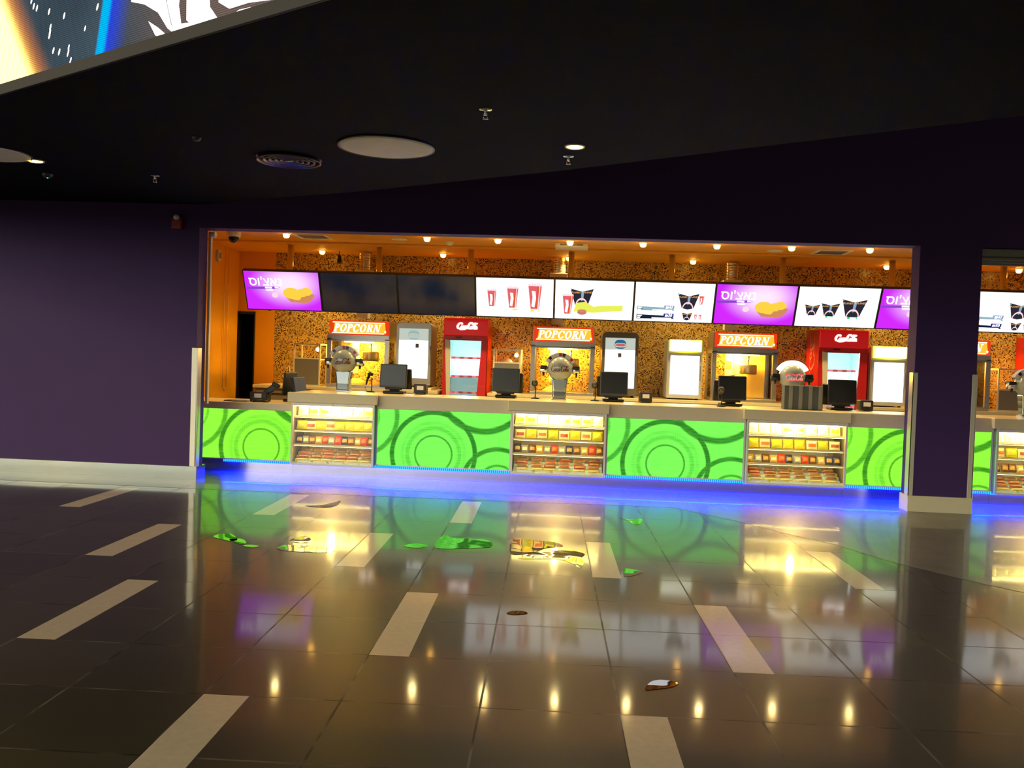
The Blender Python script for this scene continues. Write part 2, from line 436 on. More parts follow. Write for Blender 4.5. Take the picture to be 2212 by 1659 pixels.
def blue_strip_mat(name, strength, ticks):
    m, t, b = newmat(name); t.n.remove(b)
    x, y, z = t.xyz(t.obj())
    s = t.math('ADD', 0.35, t.math('MULTIPLY', t.step(t.math('SINE', t.math('MULTIPLY', x, 2*PI/0.024)), -0.4, 0.5), 0.65)) if ticks else 1.0
    e = t.new('ShaderNodeEmission'); e.inputs[0].default_value = (0.006, 0.10, 1, 1); t.put(e.inputs[1], t.math('MULTIPLY', s, strength))
    t.l.new(e.outputs[0], t.n['Material Output'].inputs[0])
    return m
blue_face = blue_strip_mat('blue_led_diffuser', 8.0, True)
m_, t_, b_ = newmat('blue_led_chips'); t_.n.remove(b_)
e_ = t_.new('ShaderNodeEmission'); e_.inputs[0].default_value = (0.0, 0.004, 1, 1); e_.inputs[1].default_value = 1300.0
t_.l.new(e_.outputs[0], t_.n['Material Output'].inputs[0]); blue_down = m_

lamp_glow = EM('warm_lamp_glow', (255, 190, 76), 18.0)
tube_glow = EM('warm_tube_glow', (255, 228, 128), 40.0)
cool_tube = EM('cool_tube_glow', (226, 250, 245), 14.0)

# ================================================================== SETTING
GX, GY, GR = -2.7555, 4.3071, 0.0257      # tile grid origin and turn
o = MB().box(-22, 22, -14, 22, -0.05, 0.0).build('floor', tile_floor, loc=(GX, GY, 0), rot=(0, 0, GR)); struct(o)
bd = [(-14, 9.22), (-3.9, 9.18), (-2.2, 9.22), (0, 9.30), (1.1, 9.36), (1.62, 8.72), (1.95, 8.22), (2.29, 7.77), (2.58, 7.12), (3.0, 6.55), (3.6, 5.9), (4.5, 5.2), (6, 4.4), (12, 3.0), (12, 14), (-14, 14)]
cg, sg = math.cos(-GR), math.sin(-GR)
bdl = [((p[0]-GX)*cg-(p[1]-GY)*sg, (p[0]-GX)*sg+(p[1]-GY)*cg) for p in bd]
o = MB().slab(bdl, -0.02, 0.0015).build('floor_border', marble, loc=(GX, GY, 0), rot=(0, 0, GR)); struct(o)

WY0, WY1, TOP = 9.813, 10.04, 6.2
struct(MB().box(-14, -4.224, WY0, WY1, 0, TOP).build('wall_left', purple))
struct(MB().box(3.655, 4.297, WY0, WY1, 0, 2.84).build('wall_pillar', purple))
struct(MB().box(-4.224, 14, WY0, WY1, 2.84, TOP).build('wall_header', purple))
struct(MB().box(-14, -4.188, WY0-0.016, WY0, 0.0, 0.150).box(-4.224, -4.188, WY0, WY1, 0.0, 0.15).build('baseboard_left', P('skirting_steel', (168, 172, 158), 0.14, 1.0), bevel=0.002))
struct(MB().box(3.639, 4.313, WY0-0.016, WY0, 0.0, 0.172).box(3.639, 3.655, WY0, WY1, 0, 0.172).box(4.297, 4.313, WY0, WY1, 0, 0.172).build('baseboard_pillar', P('pale_base_plate', (232, 224, 182), 0.22, 0.25), bevel=0.002))
# foyer ceiling: a dropped band with two diagonal edges
near = [(-13.0, 11.269), (-3.78, 5.63), (1.42, 2.45), (7.0, -0.963)]
far = [(12, 0.6), (6.5, 3.4), (2.72, 5.745), (1.477, 6.549), (-0.198, 7.655), (-2.2, 8.82), (-4.1, 9.75), (-4.224, 9.813), (-13, 9.813)]
ceil_poly = [(-10.59, 9.813), (-3.768, 5.649), (1.431, 2.47), (7.01, -0.942)] + far[:-1]
struct(MB().slab(ceil_poly, 3.10, 3.165).build('ceiling', black_paint))
struct(MB().slab([(-14, 10.04), (-14, 11.9), (-4.0, 5.9), (7, -0.7), (14, -2), (14, 10.1)], TOP, TOP+0.1).build('ceiling_upper', black_paint))
# bar room behind the opening
struct(MB().box(-5.42, 9.0, WY1, 13.95, 3.03, 3.12).build('ceiling_bar', orange))
struct(MB().box(-5.30, 9.0, 12.34, 12.42, 3.005, 3.03).build('trim_1', orange, bevel=0.004))
struct(MB().box(-5.42, -5.30, WY1, 13.95, 0, 3.03).build('wall_bar_left', orange))
struct(MB().box(-4.71, 9.0, 13.85, 13.95, 0, 3.03).build('wall_back', mosaic))
struct(MB().box(-5.30, -4.71, 13.85, 13.95, 2.09, 3.03).box(-5.02, -4.71, 13.85, 13.95, 0, 2.09).build('wall_bar_back', orange))
struct(MB().box(9.0, 9.1, WY1, 13.95, 0, 3.03).build('wall_bar_right', orange))
d1 = MB().box(-5.30, -5.02, 15.2, 15.25, 0, 2.09).box(-5.40, -5.30, 13.95, 15.2, 0, 2.09).box(-5.02, -4.92, 13.95, 15.2, 0, 2.09).box(-5.30, -5.02, 13.95, 15.2, 2.09, 2.15).build('door_1', dark_void); struct(d1)
f_ = MB().box(-5.30, -5.285, 13.82, 13.95, 0, 2.09).box(-5.035, -5.02, 13.83, 13.95, 0, 2.09).box(-5.30, -5.02, 13.82, 13.95, 2.05, 2.09).build('door_frame', black_plastic, d1)

# ================================================================== FOYER FIXTURES
# big LED wall on the ceiling edge
ang = math.radians(-31.447)
scr = thing('led_video_wall', 'huge bright LED video wall above the dark ceiling edge at top left', 'video screen', (-3.78, 5.63, 3.10), ang)
MB().box(-6.0, 10.5, 0.0, 0.02, 0.0, 0.070).build('lower_fascia', fascia_grey, scr, bevel=0.003)
MB().box(-6.0, 10.5, 0.0, 0.25, 0.07, 3.0).build('housing', black_plastic, scr, loc=(0, 0.06, 0))
def video_mat():
    m, t, b = newmat('video_wall_picture'); t.n.remove(b)
    x, y, z = t.xyz(t.obj())
    nz = t.noise(t.obj(), 1.6, 4.0)
    c = t.mix(t.step(x, 1.1, 2.0), t.mix(nz[0], lin((36, 48, 60)), lin((78, 96, 106))), lin((112, 96, 88)))
    glow_d = t.math('ADD', x, t.math('MULTIPLY', z, 0.72))
    c = t.mix(t.math('SUBTRACT', 1.0, t.step(glow_d, 0.30, 0.66)), c, lin((255, 150, 60)))
    c = t.mix(t.math('SUBTRACT', 1.0, t.step(glow_d, 0.30, 0.52)), c, lin((255, 226, 120)))
    bx = t.math('SUBTRACT', t.math('SUBTRACT', x, 1.02), t.math('MULTIPLY', z, 0.24))
    c = t.mix(t.math('MULTIPLY', t.step(bx, 0.0, 0.03), t.math('SUBTRACT', 1.0, t.step(bx, 0.06, 0.34))), c, lin((40, 70, 235)))
    c = t.mix(t.math('MULTIPLY', t.step(bx, -0.01, 0.02), t.math('SUBTRACT', 1.0, t.step(bx, 0.07, 0.12))), c, lin((0, 190, 255)))
    hot = t.math('SUBTRACT', 1.0, t.step(glow_d, 0.28, 0.46))
    rows = t.math('ADD', 0.7, t.math('MULTIPLY', t.step(t.math('SINE', t.math('MULTIPLY', z, 2*PI/0.012)), -0.5, 0.5), 0.5))
    e = t.new('ShaderNodeEmission'); t.l.new(c, e.inputs[0]); t.l.new(t.math('MULTIPLY', rows, t.math('ADD', 1.0, t.math('MULTIPLY', hot, 3.0))), e.inputs[1])
    t.l.new(e.outputs[0], t.n['Material Output'].inputs[0])
    return m
pic = MB()
pic.face([(-6, 0.05, 0.072), (10.5, 0.05, 0.072), (10.5, 0.05, 3.0), (-6, 0.05, 3.0)], 0)
def vp(pts, m=1):
    if sum(pts[i][0]*pts[(i+1) % len(pts)][1]-pts[(i+1) % len(pts)][0]*pts[i][1] for i in range(len(pts))) < 0: pts = pts[::-1]
    pic.face([(p[0], 0.044, p[1]) for p in pts], m)
vp([(1.42, 0.52), (1.70, 0.50), (1.74, 0.30), (1.80, 0.14), (1.83, 0.08), (1.77, 0.12), (1.68, 0.22), (1.55, 0.29), (1.42, 0.33)])
vp([(1.59, 0.19), (1.68, 0.14), (1.77, 0.08), (1.73, 0.075), (1.66, 0.10)])
vp([(1.73, 0.5), (1.76, 0.26), (1.83, 0.08), (1.90, 0.095), (1.87, 0.22), (1.90, 0.5)]); vp([(1.90, 0.12), (1.99, 0.11), (1.99, 0.09), (1.84, 0.076)])
vp([(1.93, 0.5), (1.94, 0.13), (2.02, 0.075), (2.21, 0.085), (2.14, 0.16), (2.10, 0.5)]); vp([(2.20, 0.5), (2.21, 0.17), (2.30, 0.12), (2.45, 0.12), (2.62, 0.10), (2.66, 0.5)])
vp([(2.32, 0.085), (2.38, 0.10), (2.47, 0.095), (2.45, 0.078)])
vp([(2.75, 0.1), (2.95, 0.1), (2.98, 0.5), (2.72, 0.5)])
for u, v in [(0.33, 0.52), (0.37, 0.5), (0.52, 0.45), (0.7, 0.39), (0.94, 0.27), (0.54, 0.35), (0.535, 0.32), (0.53, 0.30), (0.58, 0.2), (0.65, 0.18), (0.76, 0.19), (0.757, 0.165), (0.75, 0.15), (0.785, 0.11), (0.775, 0.09), (1.07, 0.37), (0.3, 0.56), (0.85, 0.6), (0.6, 0.65)]:
    a = 0.010 if v > 0.36 or u < 0.7 else 0.008
    pic.face([(u+a*math.cos(k*PI/5)+0.3*a*2.4*math.sin(k*PI/5), 0.044, v+a*2.0*math.sin(k*PI/5)) for k in range(10)], 1)
pic.build('picture', [video_mat(), EM('video_white', (255, 246, 238), 3.0)], scr)

def ceil_thing(name, label, cat, x, y, z=3.10, group=None): return thing(name, label, cat, (x, y, z), 0, group)
for x, y, r, lb in ((-1.491, 6.87, 0.362, 'large round pale disc set in the dark foyer ceiling, nearer the counter front'), (-5.06, 7.33, 0.362, 'round pale ceiling disc cut off by the left edge of the view')):
    d = ceil_thing('ceiling_disc', lb, 'ceiling disc', x, y, group='round discs in the foyer ceiling')
    MB().lathe([(0.0, -0.018), (r*0.9, -0.018), (r, -0.010), (r, 0.0)], n=64, cap=False).build('disc_panel', P('pale_disc_paint', (250, 244, 226), 0.6), d)
    MB().lathe([(r, -0.012), (r+0.012, -0.012), (r+0.012, 0.0), (r, 0.0)], n=64, cap=False).build('rim', black_plastic, d)
v_ = ceil_thing('round_air_vent', 'dark round ceiling air vent of concentric rings left of the pale disc', 'air vent', -2.42, 7.375)
vm = P('dark_vent_metal', (96, 80, 92), 0.35, 0.6)
for i, r in enumerate((0.265, 0.215, 0.168, 0.122, 0.078)):
    MB().lathe([(r-0.030, -0.004), (r-0.005, -0.030+0.002*i), (r, -0.028+0.002*i), (r-0.018, -0.002), (r-0.030, -0.004)], n=48, cap=False).build('ring', vm, v_)
MB().lathe([(0.0, -0.02), (0.035, -0.02), (0.04, -0.004)], n=24, cap=False).build('hub', vm, v_)
MB().lathe([(0.0, -0.001), (0.27, -0.001)], n=40, cap=False).build('backing', black_plastic, v_)
for x, y, lb in ((-0.036, 6.75, 'small lit round downlight in the dark foyer ceiling, right of the pale disc'), (-4.80, 7.652, 'small lit round downlight in the foyer ceiling near the left edge')):
    d = ceil_thing('downlight', lb, 'downlight', x, y, group='foyer downlights')
    MB().lathe([(0.060, -0.004), (0.075, -0.010), (0.078, 0.0)], n=32, cap=False).build('trim_ring', white_plastic, d)
    MB().lathe([(0.0, -0.012), (0.045, -0.012), (0.061, -0.006)], n=32, cap=False).build('lamp_lens', lamp_glow, d)
    lamp('foyer_spot', 'SPOT', (0, 0, -0.05), 170 if x > -2 else 45, (255, 218, 156), d, 0.05, math.radians(120), 0.8)
for x, y, lb in ((-0.616, 5.80, 'chrome sprinkler head hanging from the dark ceiling, largest and nearest'), (-3.984, 8.228, 'chrome sprinkler head on the dark ceiling above the red alarm'), (-0.086, 7.09, 'tiny sprinkler head just behind the lit foyer downlight')):
    d = ceil_thing('sprinkler_head', lb, 'sprinkler', x, y, group='foyer sprinklers')
    MB().lathe([(0.0, -0.006), (0.036, -0.006), (0.042, 0.0)], n=24, cap=False).build('escutcheon', chrome, d)
    MB().cyl((0, 0, -0.035), (0, 0, -0.004), 0.010, 0.013, 12).build('stem', chrome, d)
    MB().cyl((-0.012, 0, -0.06), (-0.012, 0, -0.03), 0.003, n=8).cyl((0.012, 0, -0.06), (0.012, 0, -0.03), 0.003, n=8).build('frame_arms', chrome, d)
    MB().lathe([(0.0, -0.064), (0.020, -0.062), (0.020, -0.059), (0.0, -0.058)], n=18, cap=False).build('deflector', chrome, d)
d = ceil_thing('smoke_detector', 'ceiling detector with a tiny green light beside the left downlight', 'detector', -5.05, 8.25)
MB().lathe([(0.0, -0.035), (0.030, -0.035), (0.045, -0.02), (0.05, 0)], n=24, cap=False).build('housing', dark_grey, d)
MB().lathe([(0.0, -0.042), (0.007, -0.038), (0.008, -0.034)], n=12, cap=False).build('indicator_light', EM('green_indicator', (40, 255, 120), 3.0), d)
d = ceil_thing('ceiling_detector', 'small dark detector on the foyer ceiling left of the round vent', 'detector', -2.92, 6.69)
MB().lathe([(0.0, -0.025), (0.022, -0.025), (0.034, -0.012), (0.036, 0)], n=20, cap=False).build('housing', dark_grey, d)
d = thing('fire_alarm', 'red fire alarm sounder with strobe high on the purple left wall', 'fire alarm', (-4.47, WY0, 2.90))
MB().box(-0.058, 0.058, -0.055, 0, -0.085, 0.05).build('body', P('alarm_red', (140, 14, 16), 0.4), d, bevel=0.012)
MB().lathe([(0.0, -0.085), (0.022, -0.08), (0.032, -0.06), (0.034, -0.05)], (0, 0, 0.045), 16, axis='y', cap=False).build('strobe', P('strobe_lens', (210, 215, 220), 0.1), d)
for x0, x1, sgn, lb in ((-4.276, -4.206, 1, 'stainless corner guard on the end of the purple left wall'), (3.640, 3.692, 0, 'stainless corner guard on the left edge of the purple pillar'), (4.256, 4.312, 1, 'stainless corner guard on the right edge of the purple pillar')):
    d = MB().box(x0, x1, WY0-0.006, WY0, 0.172 if x0 > 0 else 0.15, 1.49)
    if sgn: d.box(x1-0.012, x1, WY0-0.006, WY0+0.10, 0.172 if x0 > 0 else 0.15, 1.49)
    else: d.box(x0, x0+0.012, WY0-0.006, WY0+0.10, 0.172, 1.49)
    tag(d.build('corner_guard', P('satin_guard', (226, 220, 196), 0.25, 0.45), bevel=0.002), lb, 'corner guard', 'wall corner guards')
d = thing('roller_shutter', 'grey rolled-up shutter above the right opening beyond the pillar', 'shutter', (4.297, WY0+0.04, 2.66))
MB().box(0, 6, 0, 0.20, 0.09, 0.178).build('shutter_box', P('shutter_grey', (120, 120, 108), 0.5, 0.3), d, bevel=0.01)
for k in range(3): MB().box(0, 6, 0.03, 0.07, 0.002+0.03*k, 0.028+0.03*k).build('slat', P('shutter_grey', (120, 120, 108), 0.5, 0.3), d, bevel=0.006)

# ================================================================== BAR CEILING FIXTURES
CB = 3.03
grp = 'bar ceiling downlights'
ords = ['first', 'second', 'third', 'fourth', 'fifth', 'sixth', 'seventh', 'eighth', 'ninth', 'tenth', 'eleventh', 'twelfth', 'thirteenth', 'fourteenth', 'fifteenth', 'sixteenth']
def bar_light(x, y, lb, e):
    d = thing('downlight', lb, 'downlight', (x, y+0.05, CB), 0, grp)
    MB().lathe([(0.042, -0.004), (0.056, -0.010), (0.060, 0.0)], n=24, cap=False).build('trim_ring', white_plastic, d)
    MB().lathe([(0.0, -0.062), (0.024, -0.058), (0.039, -0.042), (0.043, -0.006)], n=20, cap=False).build('lamp_lens', lamp_glow, d)
    lamp('bar_spot', 'SPOT', (0, 0, -0.10), e*4.2, (255, 226, 150), d, 0.04, math.radians(150), 0.9)
for i, x in enumerate((-3.80, -1.935, -1.01, -0.08, 0.853, 1.786, 2.72, 3.685)):
    bar_light(x, 11.5, ords[i]+' bar downlight from left in the front row under the header', 22)
for i, x in enumerate((-3.84, -1.99, -0.10, 1.73, 4.52, 6.38)):
    bar_light(x, 13.33, ords[i]+' bar downlight from left in the rear row near the mosaic', 16)
def ring_speaker(x, y, lb):
    d = thing('ceiling_speaker', lb, 'speaker', (x, y, CB), 0, 'round ceiling speakers')
    MB().lathe([(0.0, -0.008), (0.075, -0.010), (0.09, -0.006), (0.094, 0)], n=32, cap=False).build('grille', white_plastic, d)
    MB().lathe([(0.088, -0.006), (0.10, -0.008), (0.103, 0)], n=32, cap=False).build('rim', white_plastic, d)
ring_speaker(-2.357, 11.85, 'round white speaker in the orange ceiling left of second downlight')
ring_speaker(2.62, 12.05, 'round white speaker in the orange ceiling near the seventh downlight')
d = thing('smoke_detector', 'small white smoke detector on the orange ceiling beside second front downlight', 'detector', (-1.70, 12.0, CB))
MB().lathe([(0.0, -0.045), (0.035, -0.043), (0.05, -0.022), (0.055, 0)], n=24, cap=False).build('housing', white_plastic, d)
def square_vent(x, y, lb):
    d = thing('square_air_vent', lb, 'air vent', (x, y, CB), 0, 'square ceiling vents')
    MB().box(-0.22, 0.22, -0.22, -0.18, -0.012, 0).box(-0.22, 0.22, 0.18, 0.22, -0.012, 0).box(-0.22, -0.18, -0.18, 0.18, -0.012, 0).box(0.18, 0.22, -0.18, 0.18, -0.012, 0).build('frame', white_plastic, d)
    MB().box(-0.18, 0.18, -0.18, 0.18, -0.003, 0).build('backing', black_plastic, d)
    for k in range(5): MB().box(-0.17, 0.17, -0.15+0.07*k, -0.12+0.07*k, -0.012, -0.004).build('slat', mid_grey, d)
square_vent(-3.50, 11.75, 'square louvred vent in the orange ceiling beside the leftmost front downlight')
square_vent(3.34, 12.0, 'square louvred vent in the orange ceiling left of the eighth front downlight')
d = thing('cassette_air_conditioner', 'cream air conditioner cassette in orange ceiling under the fourth downlight', 'air conditioner', (-0.06, 11.95, CB))
MB().box(-0.22, 0.22, -0.2, 0.2, -0.05, 0).build('cover', white_plastic, d, bevel=0.012)
MB().box(-0.15, 0.15, -0.204, -0.2, -0.036, -0.014).build('outlet_slot', mid_grey, d)
d = thing('dome_camera', 'white dome security camera at the left end of the bar opening', 'camera', (-4.41, 11.3, CB))
MB().lathe([(0.0, 0), (0.085, 0), (0.092, -0.02), (0.088, -0.085), (0.078, -0.095), (0.0, -0.095)], n=28, cap=False).build('housing', white_plastic, d)
MB().lathe([(0.066, -0.095), (0.064, -0.125), (0.048, -0.155), (0.024, -0.170), (0.0, -0.174)], n=24, cap=False).build('dome', P('smoked_dome', (24, 16, 30), 0.06), d)
tag(MB().cyl((-5.27, 13.2, 0.9), (-5.27, 13.2, 3.02), 0.006, n=8).cyl((-5.27, 13.34, 0.9), (-5.27, 13.34, 3.02), 0.006, n=8).tube([(-5.27, 13.2, 0.9), (-5.27, 13.27, 0.86), (-5.27, 13.34, 0.9)], 0.006, 8).build('shutter_chain', P('pale_chain', (236, 200, 150), 0.4, 0.4)), 'thin pale loop chain hanging down the orange side wall', 'chain')
d = thing('wall_sensor', 'small white sensor high on the orange side wall under camera', 'sensor', (-5.30, 12.95, 2.86))
MB().box(0, 0.05, -0.04, 0.04, -0.085, 0.085).build('body', white_plastic, d, bevel=0.012)
MB().box(0.05, 0.055, -0.025, 0.025, -0.04, 0.05).build('lens', mid_grey, d, bevel=0.004)
d = thing('shutter_guide', 'pale shutter guide rail at the left edge of the bar opening', 'guide rail', (-4.20, WY1+0.02, 0.0))
MB().box(-0.020, 0.008, 0, 0.05, 0.85, 2.80).build('rail', P('cream_rail', (250, 228, 184), 0.45), d, bevel=0.003)
MB().cyl((-0.02, 0.03, 2.80), (0.05, 0.03, 2.80), 0.035, n=18).build('roller_end', white_plastic, d)
d = thing('hanging_speaker', 'small dark pendant fixture in front of the mosaic near the leftmost duct', 'pendant', (-3.58, 13.40, CB))
MB().cyl((0, 0, -0.06), (0, 0, 0), 0.006, n=8).build('stem', black_plastic, d)
MB().lathe([(0.0, -0.195), (0.030, -0.19), (0.037, -0.15), (0.03, -0.07), (0.008, -0.055)], n=20, cap=False).build('body', P('bronze_body', (70, 48, 26), 0.35, 0.5), d)
foil = P('aluminium_foil', (222, 206, 160), 0.22, 0.9, vary=0.2, scale=30)
def duct(x, y, r, lb, zb):
    d = thing('exhaust_duct', lb, 'duct', (x, y, 0), 0, 'foil exhaust ducts')
    pr = []; n = 26
    for k in range(n+1): pr.append((r*(1.0 if k % 2 else 0.93)*(1+0.02*math.sin(k*1.7)), zb+(CB-zb)*k/n))
    MB().lathe(pr, n=28, cap=False).build('foil_hose', foil, d)
    MB().box(-r*1.25, r*1.25, -r*1.25, r*1.25, zb-0.09, zb).build('collar_box', alu, d, bevel=0.004)
    MB().box(-r*0.8, r*0.8, -r*0.8, r*0.8, 2.02, zb-0.09).build('extract_stack', alu, d)
duct(-3.19, 13.45, 0.105, 'foil exhaust duct above the left popcorn machine', 2.75)
duct(-0.245, 13.47, 0.105, 'brightly lit foil exhaust duct above the middle popcorn machine', 2.78)
duct(2.315, 13.45, 0.110, 'foil exhaust duct above the purple menu screen on the right', 2.75)

# ================================================================== MENU SCREENS
SW, SH = 1.0945, 0.585
TILT = math.atan2(0.25, 0.525)
scr_white = EM('screen_white', (255, 255, 255), 1.45)
def c_(n, c, s=1.0): return EM('screen_'+n, c, s)
def screen_purple():
    m, t, b = newmat('screen_purple_picture'); t.n.remove(b)
    x, y, z = t.xyz(t.obj())
    d = t.math('SQRT', t.math('ADD', t.math('POWER', t.math('DIVIDE', t.math('SUBTRACT', x, 0.10), 0.62), 2.0), t.math('POWER', t.math('DIVIDE', t.math('SUBTRACT', z, 0.10), 0.40), 2.0)))
    c = t.mix(t.step(d, 0.10, 1.0), lin((255, 226, 255)), lin((205, 40, 255)))
    e = t.new('ShaderNodeEmission'); t.l.new(c, e.inputs[0]); e.inputs[1].default_value = 1.1
    t.l.new(e.outputs[0], t.n['Material Output'].inputs[0]); return m
purple_pic = screen_purple()
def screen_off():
    m, t, b = newmat('screen_dark_backlit')
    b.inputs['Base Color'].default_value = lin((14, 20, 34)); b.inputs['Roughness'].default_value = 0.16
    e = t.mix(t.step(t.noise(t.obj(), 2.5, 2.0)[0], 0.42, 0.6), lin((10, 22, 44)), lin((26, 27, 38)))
    t.l.new(e, b.inputs['Base Color']); t.l.new(e, b.inputs['Emission Color']); b.inputs['Emission Strength'].default_value = 0.75; return m  # no picture shown; the dim bluish backlight glow is put in as emission
dark_screen_mat = screen_off()
PICM = [scr_white, c_('cup_red', (232, 100, 104)), c_('cup_pale', (250, 214, 222), 1.1), c_('cup_orange', (226, 92, 52)), c_('bucket', (44, 42, 54)), c_('bucket_light', (150, 170, 196)), c_('gold', (246, 178, 96)),
        c_('lime', (232, 236, 90), 1.05), c_('green', (40, 214, 130)), c_('price_blue', (46, 46, 130)), c_('price_teal', (150, 182, 192)), c_('dark', (30, 36, 58)), c_('white_hot', (255, 255, 255), 2.2), c_('nacho', (250, 208, 70), 1.05), c_('nacho_brown', (214, 140, 92)), c_('rule', (140, 70, 200)), c_('bowl', (206, 120, 120)), c_('cyan', (130, 220, 240))]
IX = {n: i for i, n in enumerate(['white', 'red', 'pale', 'orange', 'bucket', 'blight', 'gold', 'lime', 'green', 'pblue', 'pteal', 'dark', 'hot', 'nacho', 'nbrown', 'rule', 'bowl', 'cyan'])}
class Pic:
    """flat picture on a screen: u right, v up, from the screen's centre; layers step toward the viewer"""
    def __init__(s): s.b = MB(); s.k = 0
    def poly(s, pts, m):
        s.k += 1
        a = sum(pts[i][0]*pts[(i+1) % len(pts)][1]-pts[(i+1) % len(pts)][0]*pts[i][1] for i in range(len(pts)))
        if a < 0: pts = pts[::-1]
        yy = -0.0006-0.00012*s.k
        s.b.face([(p[0], yy, p[1]) for p in pts], IX[m])
    def rect(s, u0, u1, v0, v1, m): s.poly([(u0, v0), (u1, v0), (u1, v1), (u0, v1)], m)
    def disc(s, u, v, ru, rv, m, n=20): s.poly([(u+ru*math.cos(2*PI*k/n), v+rv*math.sin(2*PI*k/n)) for k in range(n)], m)
    def txt(s, tx, u, v, size, m, shear=0.0, bold=0.01):
        s.k += 1; yy = -0.0006-0.00012*s.k
        s.b.text(tx, size, lambda a, b: (u+a, yy, v+b), IX[m], shear, bold)
def cup(p, u, v, h):
    w0, w1 = h*0.17, h*0.27
    p.poly([(u-w0, v), (u+w0, v), (u+w1, v+h), (u-w1, v+h)], 'pale')
    p.poly([(u-w0*0.9, v+0.02*h), (u+w0*0.55, v+0.02*h), (u+w1*0.60, v+0.93*h), (u-w1*0.9, v+0.93*h)], 'red')
    p.poly([(u+w0*0.1, v+0.05*h), (u+w0*0.55, v+0.02*h), (u+w1*0.6, v+0.9*h), (u+w1*0.35, v+0.92*h)], 'orange')
    p.poly([(u-w0*0.75, v+0.12*h), (u-w0*0.1, v+0.08*h), (u+w0*0.25, v+0.45*h), (u+w0*0.1, v+0.72*h), (u-w1*0.45, v+0.74*h), (u-w0*0.5, v+0.5*h)], 'white')
    p.poly([(u+w1*0.72, v+0.93*h), (u+w1*0.92, v+0.93*h), (u+w0*0.95, v+0.1*h), (u+w0*0.85, v+0.1*h)], 'red')
    for q in range(5): p.disc(u-w1*0.7+q*w1*0.36, v+h*(1.0+0.03*(q % 2)), w1*0.16, h*0.035, 'pale', 8)
def bucket(p, u, v, h, base=None):
    w0, w1 = h*0.34, h*0.62
    p.poly([(u-w0, v+0.08*h), (u, v), (u+w0, v+0.08*h), (u+w1, v+h), (u+0.02*h, v+0.84*h), (u-w1, v+h)], 'bucket')
    p.poly([(u-0.03*h, v+0.3*h), (u+0.08*h, v+0.35*h), (u+0.12*h, v+0.8*h), (u-0.04*h, v+0.82*h)], 'blight')
    p.txt('PLANET', u-0.30*h, v+0.78*h, h*0.135, 'gold', 0, 0.02); p.txt('PLANET', u+0.34*h, v+0.80*h, h*0.135, 'gold', 0, 0.02)
    n = 10
    arc = [(u+w0*0.95*math.cos(PI-PI*k/n), v+0.06*h+0.42*h*math.sin(PI*k/n)) for k in range(n+1)]
    arc2 = [(u+w0*0.80*math.cos(PI*k/n), v+0.05*h+0.33*h*math.sin(PI*k/n)) for k in range(n+1)]
    p.poly(arc+arc2, 'pale')
    p.disc(u-w1*0.9, v+0.93*h, 0.03*h, 0.03*h, 'cyan', 8); p.disc(u+0.05*h, v+0.80*h, 0.04*h, 0.04*h, 'cyan', 8)
    if base: p.rect(u-w0*0.7, u+w0*0.75, v-0.06*h, v+0.05*h, base); p.rect(u-w0*0.3, u+w0*0.6, v-0.045*h, v+0.03*h, 'hot')
def nachos(p, cut=False):
    p.txt('סו\'צאנ', -0.24, 0.135, 0.18, 'hot', 0, 0.008)
    p.poly([(-0.52, 0.010), (-0.06, 0.028), (-0.04, 0.05), (-0.06, 0.062), (-0.52, 0.045)], 'rule')
    p.rect(-0.25, -0.15, 0.030, 0.052, 'hot'); p.rect(-0.11, -0.055, 0.036, 0.056, 'hot'); p.rect(-0.24, -0.14, -0.004, 0.014, 'hot')
    p.disc(-0.12, -0.07, 0.045, 0.04, 'pale')
    p.poly([(0.02, -0.08), (0.10, -0.17), (0.34, -0.18), (0.42, -0.10), (0.46, -0.06), (0.36, 0.0), (0.1, 0.0)], 'nbrown')
    p.disc(0.12, -0.035, 0.12, 0.085, 'nacho'); p.disc(0.20, -0.075, 0.12, 0.06, 'nacho'); p.disc(0.34, -0.005, 0.085, 0.06, 'nacho'); p.disc(0.27, -0.02, 0.08, 0.055, 'nacho')
    p.poly([(0.22, -0.15), (0.26, -0.09), (0.36, -0.075), (0.45, -0.07), (0.40, -0.14), (0.34, -0.175), (0.24, -0.17)], 'nbrown')
def prices(p):
    for v, a, pr in ((-0.105, 'pteal', '₪41'), (-0.225, 'dark', '₪50')):
        p.poly([(-0.50, v-0.028), (0.02, v-0.02), (-0.02, v+0.022), (-0.50, v+0.038)], a)
        p.rect(-0.497, -0.42, v-0.0, v+0.03, 'dark'); p.rect(-0.49, -0.44, v+0.004, v+0.012, 'hot'); p.rect(-0.49, -0.425, v+0.016, v+0.026, 'hot'); p.rect(-0.49, -0.45, v-0.02, v-0.006, 'hot')
        p.rect(-0.13, 0.01, v+0.004, v+0.056, 'pblue' if a == 'dark' else 'blight')
        p.txt(pr, -0.06, v+0.030, 0.055, 'hot', 0.15, 0.015)
        p.rect(-0.29, -0.02, v-0.018, v-0.006, 'hot')
    bucket(p, 0.19, -0.10, 0.235); cup(p, 0.37, -0.02, 0.13); bucket(p, 0.19, -0.26, 0.115); cup(p, 0.31, -0.24, 0.075); cup(p, 0.37, -0.24, 0.075)
